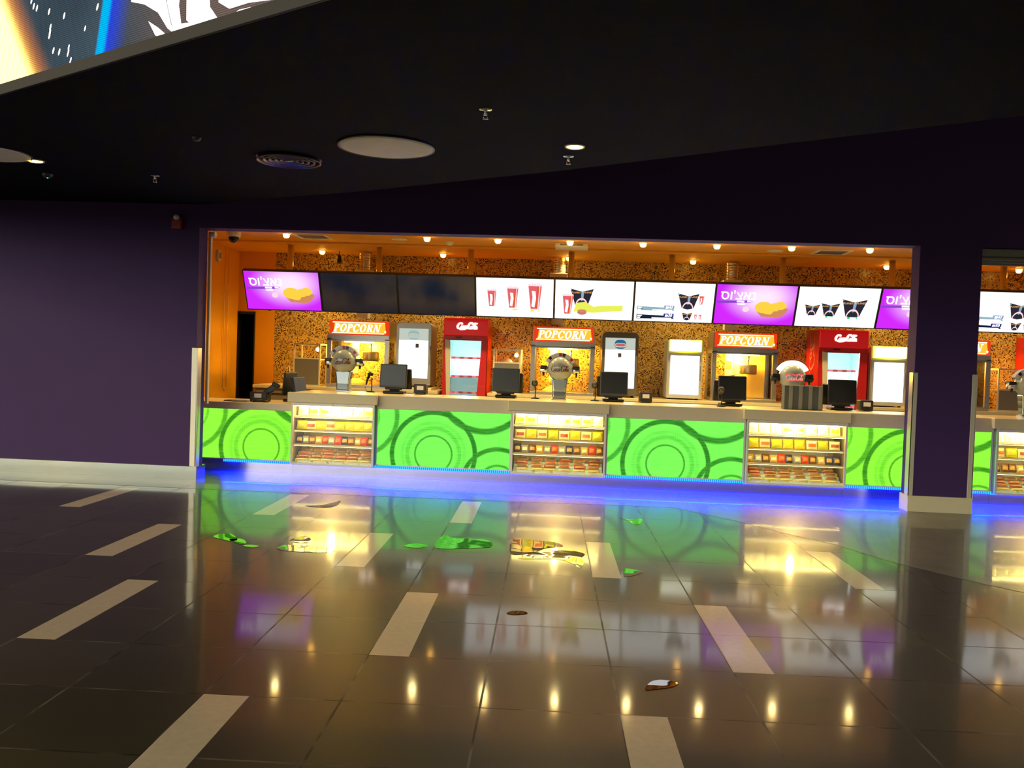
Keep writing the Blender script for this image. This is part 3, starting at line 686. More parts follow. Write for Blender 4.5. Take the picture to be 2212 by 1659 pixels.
def menu(x, content, lb):
    d = thing('menu_screen', lb, 'menu screen', (x, 12.425, 2.3375), 0, 'menu screens above the counter')
    d.rotation_euler = (TILT, 0, 0)
    MB().box(-SW/2+0.001, SW/2-0.001, 0.0, 0.06, -SH/2-0.006, SH/2+0.006).build('housing', black_plastic, d, bevel=0.003)
    f = MB(); bz = 0.011; W, H = SW/2-0.001, SH/2+0.006
    for a in ((-W, W, H-bz, H), (-W, W, -H, -H+bz), (-W, -W+bz, -H+bz, H-bz), (W-bz, W, -H+bz, H-bz)): f.box(a[0], a[1], -0.012, 0.0, a[2], a[3])
    f.build('bezel', P('screen_bezel', (22, 20, 30), 0.35), d)
    p = Pic(); W -= bz; H -= bz
    if content == 'off':
        MB().face([(-W, -0.0008, -H), (W, -0.0008, -H), (W, -0.0008, H), (-W, -0.0008, H)]).build('display', dark_screen_mat, d); return
    p.b.face([(-W, -0.0005, -H), (W, -0.0005, -H), (W, -0.0005, H), (-W, -0.0005, H)], 0)
    if content == 'nachos': nachos(p)
    elif content == 'drinks': cup(p, -0.32, -0.14, 0.25); cup(p, -0.03, -0.155, 0.31); cup(p, 0.28, -0.165, 0.37); p.rect(-0.03, 0.04, -0.19, -0.165, 'lime'); p.rect(0.22, 0.35, -0.20, -0.165, 'lime'); p.rect(0.27, 0.33, -0.192, -0.172, 'hot')
    elif content == 'combo':
        bucket(p, -0.17, -0.10, 0.26); cup(p, -0.36, -0.22, 0.29)
        p.poly([(-0.28, -0.18), (-0.24, -0.05), (-0.12, -0.03), (0.0, -0.10), (0.10, -0.08), (0.40, -0.07), (0.40, -0.15), (0.0, -0.19)], 'lime'); p.disc(-0.16, -0.19, 0.065, 0.035, 'bowl'); p.disc(-0.16, -0.165, 0.06, 0.022, 'nbrown')
    elif content == 'prices': prices(p)
    elif content == 'popcorn': bucket(p, -0.33, -0.135, 0.165, 'lime'); bucket(p, -0.09, -0.145, 0.20, 'green'); bucket(p, 0.22, -0.15, 0.27, 'green')
    mats = list(PICM)
    if content == 'nachos': mats[0] = purple_pic
    p.b.build('display', mats, d)
XS = [-4.118 + 1.0975*k for k in range(10)]
for x, cnt, lb in zip(XS, ['nachos', 'off', 'off', 'drinks', 'combo', 'prices', 'nachos', 'popcorn', 'nachos', 'prices'],
    ['leftmost menu screen, purple with nachos picture', 'dark, dimly backlit menu screen right beside the leftmost purple one', 'dark, dimly backlit menu screen directly left of the three-cups screen',
     'white menu screen showing three red drink cups', 'white menu screen with cup, black bucket and yellow fries', 'white menu screen showing a large and a small black bucket above middle counter',
     'purple nachos menu screen between two white ones on the right', 'white menu screen showing three black popcorn buckets', 'purple menu screen cut off by the purple pillar', 'white menu screen with prices beyond the pillar']):
    menu(x, cnt, lb)
for i, x in enumerate((-4.14, -2.83, -1.50, -0.06, 1.36, 2.90, 4.40, 5.90)):
    d = thing('screen_pole', ords[i]+' steel pole from left holding the menu screens under the ceiling', 'pole', (x, 12.80, 0), 0, 'menu screen poles')
    MB().cyl((0, 0, 2.14), (0, 0, CB), 0.043, n=24).build('pipe', chrome, d)
    MB().box(-0.03, 0.03, -0.160, -0.03, 2.165, 2.205).box(-0.06, 0.06, -0.166, -0.160, 2.145, 2.215).build('bracket', black_plastic, d)

fr_ = MB().box(-4.66, 6.30, 12.612, 12.632, 2.14, 2.22)
for x in XS:
    for q in (-0.25, 0.25): fr_.box(x+q-0.02, x+q+0.02, 12.612, 12.632, 2.06, 2.14).box(x+q-0.02, x+q+0.02, 12.612, 12.632, 2.22, 2.40)
tag(fr_.build('mounting_frame', black_plastic), 'dark metal mounting frame running behind the whole row of menu screens', 'mounting frame')
# ================================================================== COUNTER
CY = 10.57
def counter(x0, x1, ztop, zf, lb, cx, pm, x_led=None, cz=0.315):
    d = thing('counter_unit', lb, 'counter', ((x0+x1)/2, CY, 0), 0, 'green lit counter units')
    a, b = x0-(x0+x1)/2, x1-(x0+x1)/2
    MB().box(a, b, -0.02, 0.78, zf, ztop).build('worktop', stone, d, bevel=0.006)
    MB().box(a+0.01, b-0.01, 0.03, 0.72, 0.165, zf).build('carcass', cabinet, d)
    ox = cx-(x0+x1)/2
    MB().box(a+0.02-ox, b-0.02-ox, 0.0, 0.03, 0.165-cz, zf-cz).build('led_panel', pm, d, loc=(ox, 0, cz))
    for s in (a, b-0.02): MB().box(s, s+0.02, -0.004, 0.03, 0.165, zf).build('side_trim', alu, d)
    MB().box(a, b, -0.012, 0.03, 0.155, 0.166).build('bottom_trim', alu, d)
    MB().box(a, b, 0.035, 0.05, 0.0, 0.155).build('kickplate', steel, d)
    l0, l1 = (a, b) if x_led is None else (x_led-(x0+x1)/2, b)
    st = MB().box(l0, l1, -0.014, 0.010, 0.126, 0.154, 0, open='b'); st.face([(l0, -0.014, 0.126), (l0, 0.010, 0.126), (l1, 0.010, 0.126), (l1, -0.014, 0.126)], 1)
    st.build('led_strip', [blue_face, blue_down], d)
    return d
counter(-5.28, -3.332, 0.85, 0.765, 'low green lit counter unit at the left end', -3.72, led_lime, -4.18)
counter(-2.32, -0.684, 0.996, 0.835, 'green lit counter unit between left and middle display cases', -1.615, led_green)
counter(0.432, 2.050, 0.996, 0.835, 'green lit counter unit between middle and right display cases', 1.135, led_green)
counter(3.192, 4.848, 0.996, 0.835, 'green lit counter unit passing behind the purple pillar', 3.93, led_lime)

def bag_mesh(name, w, h, d, mats, two=True):
    b = MB(); nx, ny = 8, 8
    for sgn in (-1, 1):
        V = []; F = []
        for j in range(ny+1):
            for i in range(nx+1):
                u = 2*i/nx-1; v = 2*j/ny-1
                th = d/2*max(0, 1-abs(u)**3.0)**0.6*max(0, 1-abs(v)**2.6)**0.7*(1+0.12*math.sin(5*u+3*v*sgn))
                V.append((u*w/2*(1-0.05*(1-v*v)), sgn*th, (v+1)*h/2))
        b.mesh(V, [], 0)
        base = len(b.v)-len(V)
        for j in range(ny):
            for i in range(nx):
                q = [j*(nx+1)+i, j*(nx+1)+i+1, (j+1)*(nx+1)+i+1, (j+1)*(nx+1)+i]
                if sgn > 0: q.reverse()
                b.f.append([k+base for k in q]); b.m.append(1 if two and j in (2, 3, 4) and 0 < i < nx-1 else 0); b.sm.append(True)
    me = bpy.data.meshes.new(name); me.from_pydata(b.v, [], b.f)
    for mm in mats: me.materials.append(mm)
    me.polygons.foreach_set('material_index', b.m); me.polygons.foreach_set('use_smooth', b.sm); me.update()
    return me
def wrap(n, c): return P('wrapper_'+n, c, 0.28, 0.0, 0.6, vary=0.12, scale=40)
CO = dict(orange=(226, 120, 40), cream=(250, 236, 190), lime=(196, 206, 30), yellow=(246, 214, 40), red=(206, 50, 30), navy=(52, 58, 96), brown=(116, 72, 36), gold=(214, 168, 70), tan=(190, 150, 100), white=(250, 248, 236), grey=(150, 150, 146), rust=(176, 84, 44))
W_ = {k: wrap(k, v) for k, v in CO.items()}
B2 = [('orange and cream', bag_mesh('snack_bag', .125, .105, .05, [W_['cream'], W_['orange']])), ('lime yellow', bag_mesh('snack_bag', .125, .108, .05, [W_['lime'], W_['yellow']])), ('cream and rust', bag_mesh('snack_bag', .125, .102, .05, [W_['cream'], W_['rust']])), ('bright yellow', bag_mesh('snack_bag', .125, .110, .05, [W_['yellow'], W_['lime']]))]
B3 = [('navy and gold', bag_mesh('candy_bag', .084, .10, .04, [W_['navy'], W_['gold']])), ('grey and cream', bag_mesh('candy_bag', .084, .09, .04, [W_['grey'], W_['cream']])), ('brown and gold', bag_mesh('candy_bag', .084, .10, .04, [W_['brown'], W_['gold']])), ('gold', bag_mesh('candy_bag', .084, .09, .04, [W_['gold'], W_['cream']])), ('red and orange', bag_mesh('candy_bag', .084, .105, .04, [W_['red'], W_['orange']]))]
B1 = [('white', bag_mesh('snack_bag', .13, .13, .06, [W_['white'], W_['cream']])), ('cream and yellow', bag_mesh('snack_bag', .13, .115, .06, [W_['cream'], W_['yellow']]))]
B4 = [('tan and rust', bag_mesh('chocolate_bar', .145, .040, .045, [W_['tan'], W_['rust']])), ('tan', bag_mesh('chocolate_bar', .145, .040, .045, [W_['tan'], W_['brown']])), ('rust', bag_mesh('chocolate_bar', .145, .040, .045, [W_['rust'], W_['tan']])), ('yellow', bag_mesh('chocolate_bar', .145, .036, .05, [W_['yellow'], W_['cream']]))]
def put(me, name, label, cat, grp, loc, rx=0.0, rz=0.0):
    o = bpy.data.objects.new(name, me); COL.objects.link(o); o.location = (loc[0], loc[1], loc[2]+0.004+abs(rx)*0.018); o.rotation_euler = (rx, 0, rz)
    tag(o, label, cat, grp)
    return o
def display_case(x0, x1, lb, where, vis=1.0, seed=0):
    rnd = random.Random(seed)
    cx = (x0+x1)/2; a, b = x0-cx, x1-cx; ww = b-a
    d = thing('display_case', lb, 'display case', (cx, 10.475, 0), 0, 'lit snack display cases')
    MB().box(a-0.045, b+0.025, -0.02, 0.068, 0.882, 1.000).box(a, b, 0.068, 0.88, 0.882, 1.000).build('stone_top', stone, d, bevel=0.006)
    F = MB(); t = 0.022
    F.box(a, a+t, 0, 0.03, 0.14, 0.882).box(b-t, b, 0, 0.03, 0.14, 0.882).box(a+t, b-t, 0, 0.03, 0.845, 0.882).box(a+t, b-t, 0, 0.03, 0.13, 0.152)
    F.build('frame', alu, d, bevel=0.002)
    MB().box(a, a+0.008, 0.03, 0.5, 0.14, 0.882).build('side_panel', cabinet, d)
    MB().box(b-0.008, b, 0.03, 0.5, 0.14, 0.882).build('side_panel', cabinet, d)
    MB().box(a+0.01, b-0.01, 0.5, 0.512, 0.14, 0.882).build('back_panel', P('case_back', (226, 222, 206), 0.35), d)
    MB().box(a+0.01, b-0.01, 0.02, 0.5, 0.14, 0.160).build('base_tray', white_panel, d)
    MB().box(a, b, 0.02, 0.5, 0.868, 0.881).build('ceiling_panel', white_panel, d)
    MB().box(a+t, b-t, 0.010, 0.014, 0.152, 0.845).build('glass_pane', case_glass, d)
    MB().box(a, b, 0.13, 0.145, 0.0, 0.14).build('kickplate', steel, d)
    st = MB().box(a, b, 0.092, 0.108, 0.118, 0.132, 0, open='b'); st.face([(a, 0.092, 0.118), (a, 0.108, 0.118), (b, 0.108, 0.118), (b, 0.092, 0.118)], 1)
    st.build('led_strip', [blue_face, blue_down], d)
    MB().cyl((a+0.05, 0.06, 0.845), (b-0.05, 0.06, 0.845), 0.013, n=12).build('light_tube', tube_glow, d)
    zs = [0.712, 0.545, 0.372]
    for zz in zs:
        s = MB().box(a+0.012, b-0.012, 0.05, 0.47, zz-0.008, zz); s.box(a+0.012, b-0.012, 0.044, 0.05, zz-0.012, zz+0.004)
        sh = s.build('shelf', P('pale_shelf', (236, 224, 186), 0.25), d)
        MB().box(a+0.03, b-0.03, 0.054, 0.064, zz-0.014, zz-0.009).build('shelf_light', EM('shelf_strip_glow', (255, 228, 140), 26.0), sh)
    for s in (a+0.09, b-0.09): MB().box(s-0.008, s+0.008, 0.44, 0.455, 0.16, 0.868).build('shelf_post', P('brass_post', (216, 190, 110), 0.3, 0.6), d)
    MB().lathe([(0.0, -0.008), (0.006, -0.008), (0.006, 0)], (0, 0, 0.866), 10, axis='y', cap=False).build('lock', chrome, d)
    xl = x0+ww*vis
    # top shelf
    n = int(ww/0.137); p = (ww-0.06)/n
    for k in range(n):
        x = x0+0.03+p*(k+0.5)
        if x > xl: break
        c, me = B1[0 if rnd.random() < 0.6 else 1]
        put(me, 'snack_bag', f'{c} bag, {ords[k]} from left on top shelf of {where}', 'snack bag', 'bags on the top shelves', (x, 10.475+0.17, zs[0]), -0.16)
    n = 8; p = (ww-0.07)/n
    for k in range(n):
        x = x0+0.035+p*(k+0.5)
        if x > xl: break
        c, me = B2[(k+seed) % 4 if rnd.random() < 0.85 else rnd.randrange(4)]
        put(me, 'snack_bag', f'{c} bag, {ords[k]} from left on second shelf of {where}', 'snack bag', 'bags on the second shelves', (x, 10.475+0.12+rnd.uniform(-.01, .02), zs[1]), -0.25, rnd.uniform(-.08, .08))
    n = 12; p = (ww-0.05)/n
    order = [0, 1, 2, 3, 4, 4, 1, 0, 2, 3, 4, 4]
    for k in range(n):
        x = x0+0.025+p*(k+0.5)
        if x > xl: break
        c, me = B3[order[k] if rnd.random() < 0.8 else rnd.randrange(5)]
        put(me, 'candy_bag', f'{c} bag, {ords[k]} from left on third shelf of {where}', 'candy bag', 'bags on the third shelves', (x, 10.475+0.12+rnd.uniform(-.015, .03), zs[2]), -0.3, rnd.uniform(-.12, .12))
    n = 6; p = (ww-0.09)/n
    for r in range(4):
        for k in range(n):
            x = x0+0.045+p*(k+0.5)+rnd.uniform(-.01, .01)
            if x > xl: break
            c, me = B4[3] if r == 0 else B4[rnd.randrange(3)]
            put(me, 'chocolate_bar', f'{c} bar, {ords[k]} from left in {["front", "second", "third", "rear"][r]} row of {where}', 'chocolate bar', 'bars in the bottom trays', (x, 10.475+0.062+0.062*r, 0.160+0.034*r), -0.5, rnd.uniform(-.06, .06))
    for k in range(5):
        x = -ww/2+0.06+ww*0.19*k+0.02
        if cx+x > xl: break
        MB().box(x, x+ww*0.16, 0.036, 0.040, 0.157, 0.182).build('price_strip', paper, d)
    for r in range(1, 4):                      # steps of the tray under the bars
        MB().box(a+0.03, b-0.03, 0.045+0.062*r, 0.5, 0.160+0.034*(r-1), 0.160+0.034*r).build('tray_step', white_panel, d)
    lamp('case_light', 'POINT', (0, 0.09, 0.81), 30.0, (255, 216, 120), d, 0.03)
display_case(-3.330, -2.322, 'leftmost lit glass snack case under stone top', 'leftmost display case', 1.0, 1)
display_case(-0.682, 0.430, 'middle lit glass snack case under the second drink tower', 'middle display case', 1.0, 2)
display_case(2.052, 3.190, 'lit glass snack case left of the purple pillar', 'display case left of pillar', 1.0, 3)
display_case(4.850, 5.95, 'lit glass snack case right of the purple pillar', 'display case right of pillar', 0.62, 4)

# ================================================================== COUNTER-TOP THINGS
ZT = 1.0005
badge = [P('badge_black', (40, 30, 30), 0.3), P('badge_red', (206, 40, 40), 0.3), P('badge_white', (230, 226, 220), 0.3)]
ball_white = P('pearl_ball', (168, 178, 172), 0.22, 0.0, coat=0.6)
script_red = P('script_maroon', (110, 26, 34), 0.4)
def tower(x, y, lb, lit=False, z=ZT):
    d = thing('drink_tower', lb, 'drink dispenser', (x, y, z), 0, 'ball-shaped drink towers')
    R, zc = 0.157, 0.385
    MB().box(-0.095, 0.095, -0.075, 0.075, 0.0, 0.012).build('foot_plate', chrome, d, bevel=0.003)
    cp = MB(); hw = ((0.085, 0.06, 0.01), (0.086, 0.06, 0.10), (0.094, 0.065, 0.19), (0.105, 0.07, 0.27))
    cp.ring_tube([[(sx*q[0], sy*q[1], q[2]) for sx, sy in ((-1, -1), (1, -1), (1, 1), (-1, 1))] for q in hw], smooth=False).build('column', P('polished_column', (188, 200, 200), 0.12, 0.9), d, bevel=0.02, seg=3)
    MB().lathe([(R*math.sin(PI*k/22), -R*math.cos(PI*k/22)) for k in range(23)], (0, 0, zc), 44, cap=False).build('ball', ball_white, d)
    def wrapf(s0, v0, rr):
        def f(u, v):
            u *= s0; v = v*s0+v0
            a = u/rr; q = math.sqrt(max(0.0, rr*rr-v*v))
            return (q*math.sin(a), -q*math.cos(a), zc+v)
        return f
    if lit:
        b = MB(); f = wrapf(1, 0, R+0.003)
        n = 24
        top = [(-0.125+0.25*k/n) for k in range(n+1)]
        for k in range(n):
            h0 = 0.028+0.018*abs(math.sin(PI*k/n*2)); h1 = 0.028+0.018*abs(math.sin(PI*(k+1)/n*2))
            b.face([f(top[k], -0.045), f(top[k+1], -0.045), f(top[k+1], h1), f(top[k], h0)], 0)
        b.build('name_band', EM('lit_red_band', (250, 92, 84), 0.9), d)
        MB().stroke(SCRIPT, wrapf(0.0225, -0.008, R+0.005), 0.13, 0).build('script_lettering', EM('lit_pink_script', (255, 160, 150), 1.0), d)
    else: MB().stroke(SCRIPT, wrapf(0.0235, 0.0, R+0.002), 0.15, 0).build('script_lettering', script_red, d)
    n = 20; inner, outer = R+0.004, R+0.055
    arc = MB()
    A0, A1 = math.radians(28), math.radians(152)
    pts = [(outer*math.cos(A0+(A1-A0)*k/n), zc+outer*math.sin(A0+(A1-A0)*k/n)-0.012) for k in range(n+1)]+[(inner*math.cos(A1-(A1-A0)*k/n), zc+inner*math.sin(A1-(A1-A0)*k/n)-0.012) for k in range(n+1)]
    arc.prism(pts, -0.045, 0.045).build('arc_sign', EM('lit_white_arc', (255, 250, 238), 2.2) if lit else badge[2], d, bevel=0.003)
    if not lit:
        for k, (a0, mi) in enumerate(((132, 0), (112, 2), (90, 1), (76, 0), (58, 2), (42, 1))):
            q0, q1 = math.radians(a0-5.5), math.radians(a0+5.5); i_, o_ = inner+0.009, outer-0.006
            MB().prism([(o_*math.cos(q0), zc+o_*math.sin(q0)-0.012), (o_*math.cos(q1), zc+o_*math.sin(q1)-0.012), (i_*math.cos(q1), zc+i_*math.sin(q1)-0.012), (i_*math.cos(q0), zc+i_*math.sin(q0)-0.012)], -0.049, -0.044).build('flavour_badge', badge[mi], d)
    for s in (-1, 1):
        tp = MB().lathe([(0.0, R-0.01), (0.040, R-0.01), (0.043, R+0.03), (0.043, R+0.085), (0.030, R+0.098), (0.0, R+0.098)], (0, 0, zc-0.02), 20, axis='x', cap=False).build('tap', chrome if not lit else black_plastic, d)
        if s < 0: tp.scale = (-1, 1, 1)
        h = MB().cyl((0.205, -0.02, -0.075), (0.205, -0.02, -0.03), 0.012, 0.016, 12).build('nozzle', black_plastic, tp, loc=(0, 0, zc-0.02))
        MB().box(0.16, 0.245, -0.046, 0.04, 0.020, 0.055).build('tap_cap', black_plastic, tp, loc=(0, 0, zc-0.02), bevel=0.006)
    return d
tower(-2.888, 11.2, 'ball drink tower with maroon script on the left display case')
tower(-0.146, 11.2, 'ball drink tower with red script on the middle display case')
tower(2.708, 11.2, 'ball drink tower with glowing white arc and red band', True)
tower(5.52, 11.2, 'ball drink tower partly cut off at the right edge of view')

def pos(x, y, lb, side=1, rz=0.0, z=ZT, body=dark_grey):
    d = thing('cash_register', lb, 'cash register', (x, y, z), rz, 'point of sale terminals')
    MB().box(-0.13, 0.13, -0.10, 0.14, 0.0, 0.03).build('base', black_plastic, d, bevel=0.008)
    MB().box(-0.06, 0.06, -0.02, 0.05, 0.03, 0.16).build('stand', black_plastic, d, bevel=0.006)
    MB().box(-0.172, 0.172, -0.03, 0.0, 0.0, 0.30).build('customer_display', body, d, loc=(0, -0.075, 0.07), rot=(-0.10, 0, 0), bevel=0.012)
    MB().box(-0.172, 0.172, -0.02, 0.02, 0.0, 0.26).build('cashier_screen', black_plastic, d, loc=(0.035*side, 0.10, 0.055), rot=(0.2, 0, 0), bevel=0.01)
    MB().box(-0.158, 0.158, -0.0315, -0.030, 0.03, 0.285).build('display_glass', P('dark_display', (26, 31, 32), 0.25), d, loc=(0, -0.075, 0.07), rot=(-0.10, 0, 0))
    MB().box(-0.11, 0.11, -0.06, -0.03, 0.045, 0.085).build('hinge_cover', black_plastic, d, bevel=0.008)
pos(-2.235, 11.2, 'black sales terminal beside the leftmost drink tower')
pos(-0.815, 11.2, 'black sales terminal in front of the small lit food warmer')
pos(0.528, 11.2, 'black sales terminal in front of the freezer with blue logo', -1)
pos(1.975, 11.2, 'black sales terminal in front of the right popcorn machine', -1, body=black_plastic)
pos(3.297, 11.2, 'black sales terminal in front of the right red fridge', -1, body=black_plastic)
pos(-3.52, 11.2, 'side-turned sales terminal on the low left counter', 1, math.radians(-98), 0.852)

def scanner(x, y, lb, kind, z=ZT):
    d = thing('barcode_scanner', lb, 'scanner', (x, y, z), 0, 'barcode scanners on stands')
    MB().lathe([(0.0, 0.0), (0.055, 0.0), (0.052, 0.010), (0.012, 0.018), (0.0, 0.018)], n=24, cap=False).build('foot', black_plastic, d)
    if kind == 'gun':
        MB().tube([(0.012, 0, 0.015), (0.012, 0, 0.19)], 0.007, 10).build('stem', black_plastic, d)
        MB().tube([(0.03, -0.01, 0.225), (-0.01, -0.02, 0.235), (-0.035, -0.02, 0.22)], [0.020, 0.026, 0.020], 14).build('head', black_plastic, d)
        MB().tube([(-0.02, -0.02, 0.215), (-0.045, -0.02, 0.15), (-0.055, -0.02, 0.10)], [0.018, 0.014, 0.010], 12).build('grip', black_plastic, d)
        MB().tube([(-0.055, -0.02, 0.10), (-0.07, -0.02, 0.05), (-0.05, 0, 0.012)], 0.003, 6).build('cable', black_plastic, d)
    else:
        MB().tube([(0.0, 0, 0.012), (0.006, 0, 0.08), (0.0, 0, 0.15), (-0.006, 0, 0.18)], 0.007, 10).build('gooseneck', black_plastic, d)
        MB().lathe([(0.040*math.sin(PI*k/12), -0.046*math.cos(PI*k/12)) for k in range(13)], (-0.008, -0.01, 0.195), 20, cap=False).build('head', black_plastic, d)
        MB().lathe([(0.0, -0.046), (0.022, -0.042), (0.026, -0.034)], (-0.008, -0.014, 0.20), 14, axis='y', cap=False).build('scan_window', P('scan_window', (90, 80, 50), 0.08), d)
scanner(-2.55, 11.25, 'black gun scanner on a stand beside leftmost sales terminal', 'gun')
scanner(-0.445, 11.15, 'black gooseneck scanner left of the middle drink tower', 'goose')
scanner(0.300, 11.15, 'black gooseneck scanner right of the middle drink tower', 'goose')
scanner(1.815, 10.92, 'black round-headed scanner before the terminal at right popcorn machine', 'goose')

def printer(x, y, lb, z=ZT, rz=0.0):
    d = thing('receipt_printer', lb, 'receipt printer', (x, y, z), rz, 'card readers and receipt printers')
    MB().box(-0.080, 0.080, -0.07, 0.08, 0.0, 0.13).build('body', P('printer_brown', (52, 44, 36), 0.4), d, bevel=0.012)
    MB().box(-0.040, 0.045, -0.074, -0.069, 0.055, 0.105).build('label_plate', paper, d)
    MB().box(-0.05, 0.06, -0.10, -0.065, 0.004, 0.03).build('paper_slot', black_plastic, d, bevel=0.006)
    MB().tube([(-0.04, -0.085, 0.01), (-0.09, -0.12, 0.008), (-0.10, -0.06, 0.008), (-0.09, 0.05, 0.008)], 0.004, 8).build('cable', mid_grey, d)
printer(-1.905, 11.25, 'black receipt printer right of the leftmost counter-top terminal')
printer(0.93, 11.25, 'brown receipt printer right of the middle counter terminal')
printer(3.60, 11.2, 'brown receipt printer next to the pillar')
d = thing('leaflet_holder', 'grey ribbed leaflet holder in front of the glowing drink tower', 'holder', (2.765, 10.88, ZT))
MB().box(-0.225, 0.225, -0.05, 0.10, 0.0, 0.285).build('body', P('holder_grey', (84, 92, 88), 0.5), d, bevel=0.004)
for k in range(4): MB().box(-0.175+0.115*k, -0.130+0.115*k, -0.062, -0.05, 0.004, 0.280).build('rib', P('holder_rib', (140, 140, 128), 0.5), d, bevel=0.003)
d = thing('payment_terminal', 'black payment terminal on tilted stand at the low left counter', 'payment terminal', (-3.80, 10.86, 0.852))
MB().box(-0.16, 0.06, -0.07, 0.09, 0.0, 0.12).build('printer_body', black_plastic, d, bevel=0.01)
MB().box(-0.10, -0.01, -0.074, -0.069, 0.05, 0.10).build('label_plate', paper, d)
MB().box(-0.04, 0.04, -0.02, 0.02, 0.0, 0.20).build('stand_arm', black_plastic, d, loc=(0.0, 0.02, 0.09), rot=(0, 0.9, 0), bevel=0.01)
MB().box(-0.05, 0.05, -0.03, 0.03, 0.0, 0.05).build('head', black_plastic, d, loc=(0.13, 0.02, 0.19), rot=(0, 0.5, 0), bevel=0.015)
MB().box(-0.02, 0.02, -0.024, -0.021, 0.02, 0.15).build('screen', P('dark_display', (26, 31, 32), 0.25), d, loc=(0.0, 0.02, 0.09), rot=(0, 0.9, 0))
tag(MB().tube([(-3.90, 10.72, 0.858), (-3.86, 10.69, 0.866), (-3.80, 10.69, 0.872), (-3.74, 10.70, 0.866), (-3.71, 10.75, 0.857)], [0.012, 0.016, 0.018, 0.016, 0.010], 12).build('cable_bundle', black_plastic), 'dark bundled cable lying before the payment terminal', 'cable')
tag(MB().box(-4.26, -4.03, 10.72, 10.90, 0.850, 0.862).build('counter_tray', P('brown_tray', (96, 60, 30), 0.5), bevel=0.004), 'thin brown tray lying on the low left counter', 'tray')
tag(MB().box(-4.13, -3.93, 10.64, 10.70, 0.850, 0.868).build('ticket_pile', P('ticket_grey', (150, 146, 140), 0.6), bevel=0.004), 'small grey pile of slips on the low left counter', 'paper')
for x, y, w2, rz, lb in ((1.22, 10.80, 0.10, 0.1, 'pale sheet of paper on the counter before the yellow freezer'), (1.42, 10.78, 0.12, -0.06, 'bright white sheet on the counter beside the pale sheet'), (3.50, 10.78, 0.10, 0.05, 'white sheet on the counter in front of the last printer'), (-1.72, 10.85, 0.11, 0.0, 'white sheet on the counter below the left red fridge')):
    tag(MB().box(-w2, w2, -0.08, 0.08, 0, 0.003).build('paper_sheet', paper, loc=(x, y, 0.9965), rot=(0, 0, rz)), lb, 'paper', 'papers on the counter')

# ================================================================== BACK COUNTER AND MACHINES
ZB = 0.975
def back_counter(x0, x1, lb):
    d = thing('back_counter', lb, 'counter', ((x0+x1)/2, 13.0, 0), 0, 'back counters')
    a, b = x0-(x0+x1)/2, x1-(x0+x1)/2
    MB().box(a, b, -0.03, 0.84, ZB-0.045, ZB).build('worktop', stone, d, bevel=0.005)
    MB().box(a+0.01, b-0.01, 0.02, 0.83, 0.08, ZB-0.045).build('carcass', cabinet, d)
    MB().box(a+0.03, b-0.03, 0.06, 0.83, 0.0, 0.08).build('plinth', black_plastic, d)
    n = max(1, round((b-a)/0.55)); w2 = (b-a-0.04)/n
    for k in range(n):
        dr = MB().box(a+0.02+w2*k+0.006, a+0.02+w2*(k+1)-0.006, 0.0, 0.02, 0.10, ZB-0.075).build('door', cabinet, d, bevel=0.003)
        MB().box(a+0.02+w2*k+0.08, a+0.02+w2*(k+1)-0.08, -0.012, 0.0, ZB-0.135, ZB-0.12).build('handle', black_plastic, dr)
back_counter(-4.72, -1.95, 'back counter under the left popcorn machine')
back_counter(-1.22, 3.36, 'back counter under the middle and right popcorn machines')
back_counter(4.25, 6.575, 'back counter behind the purple pillar')

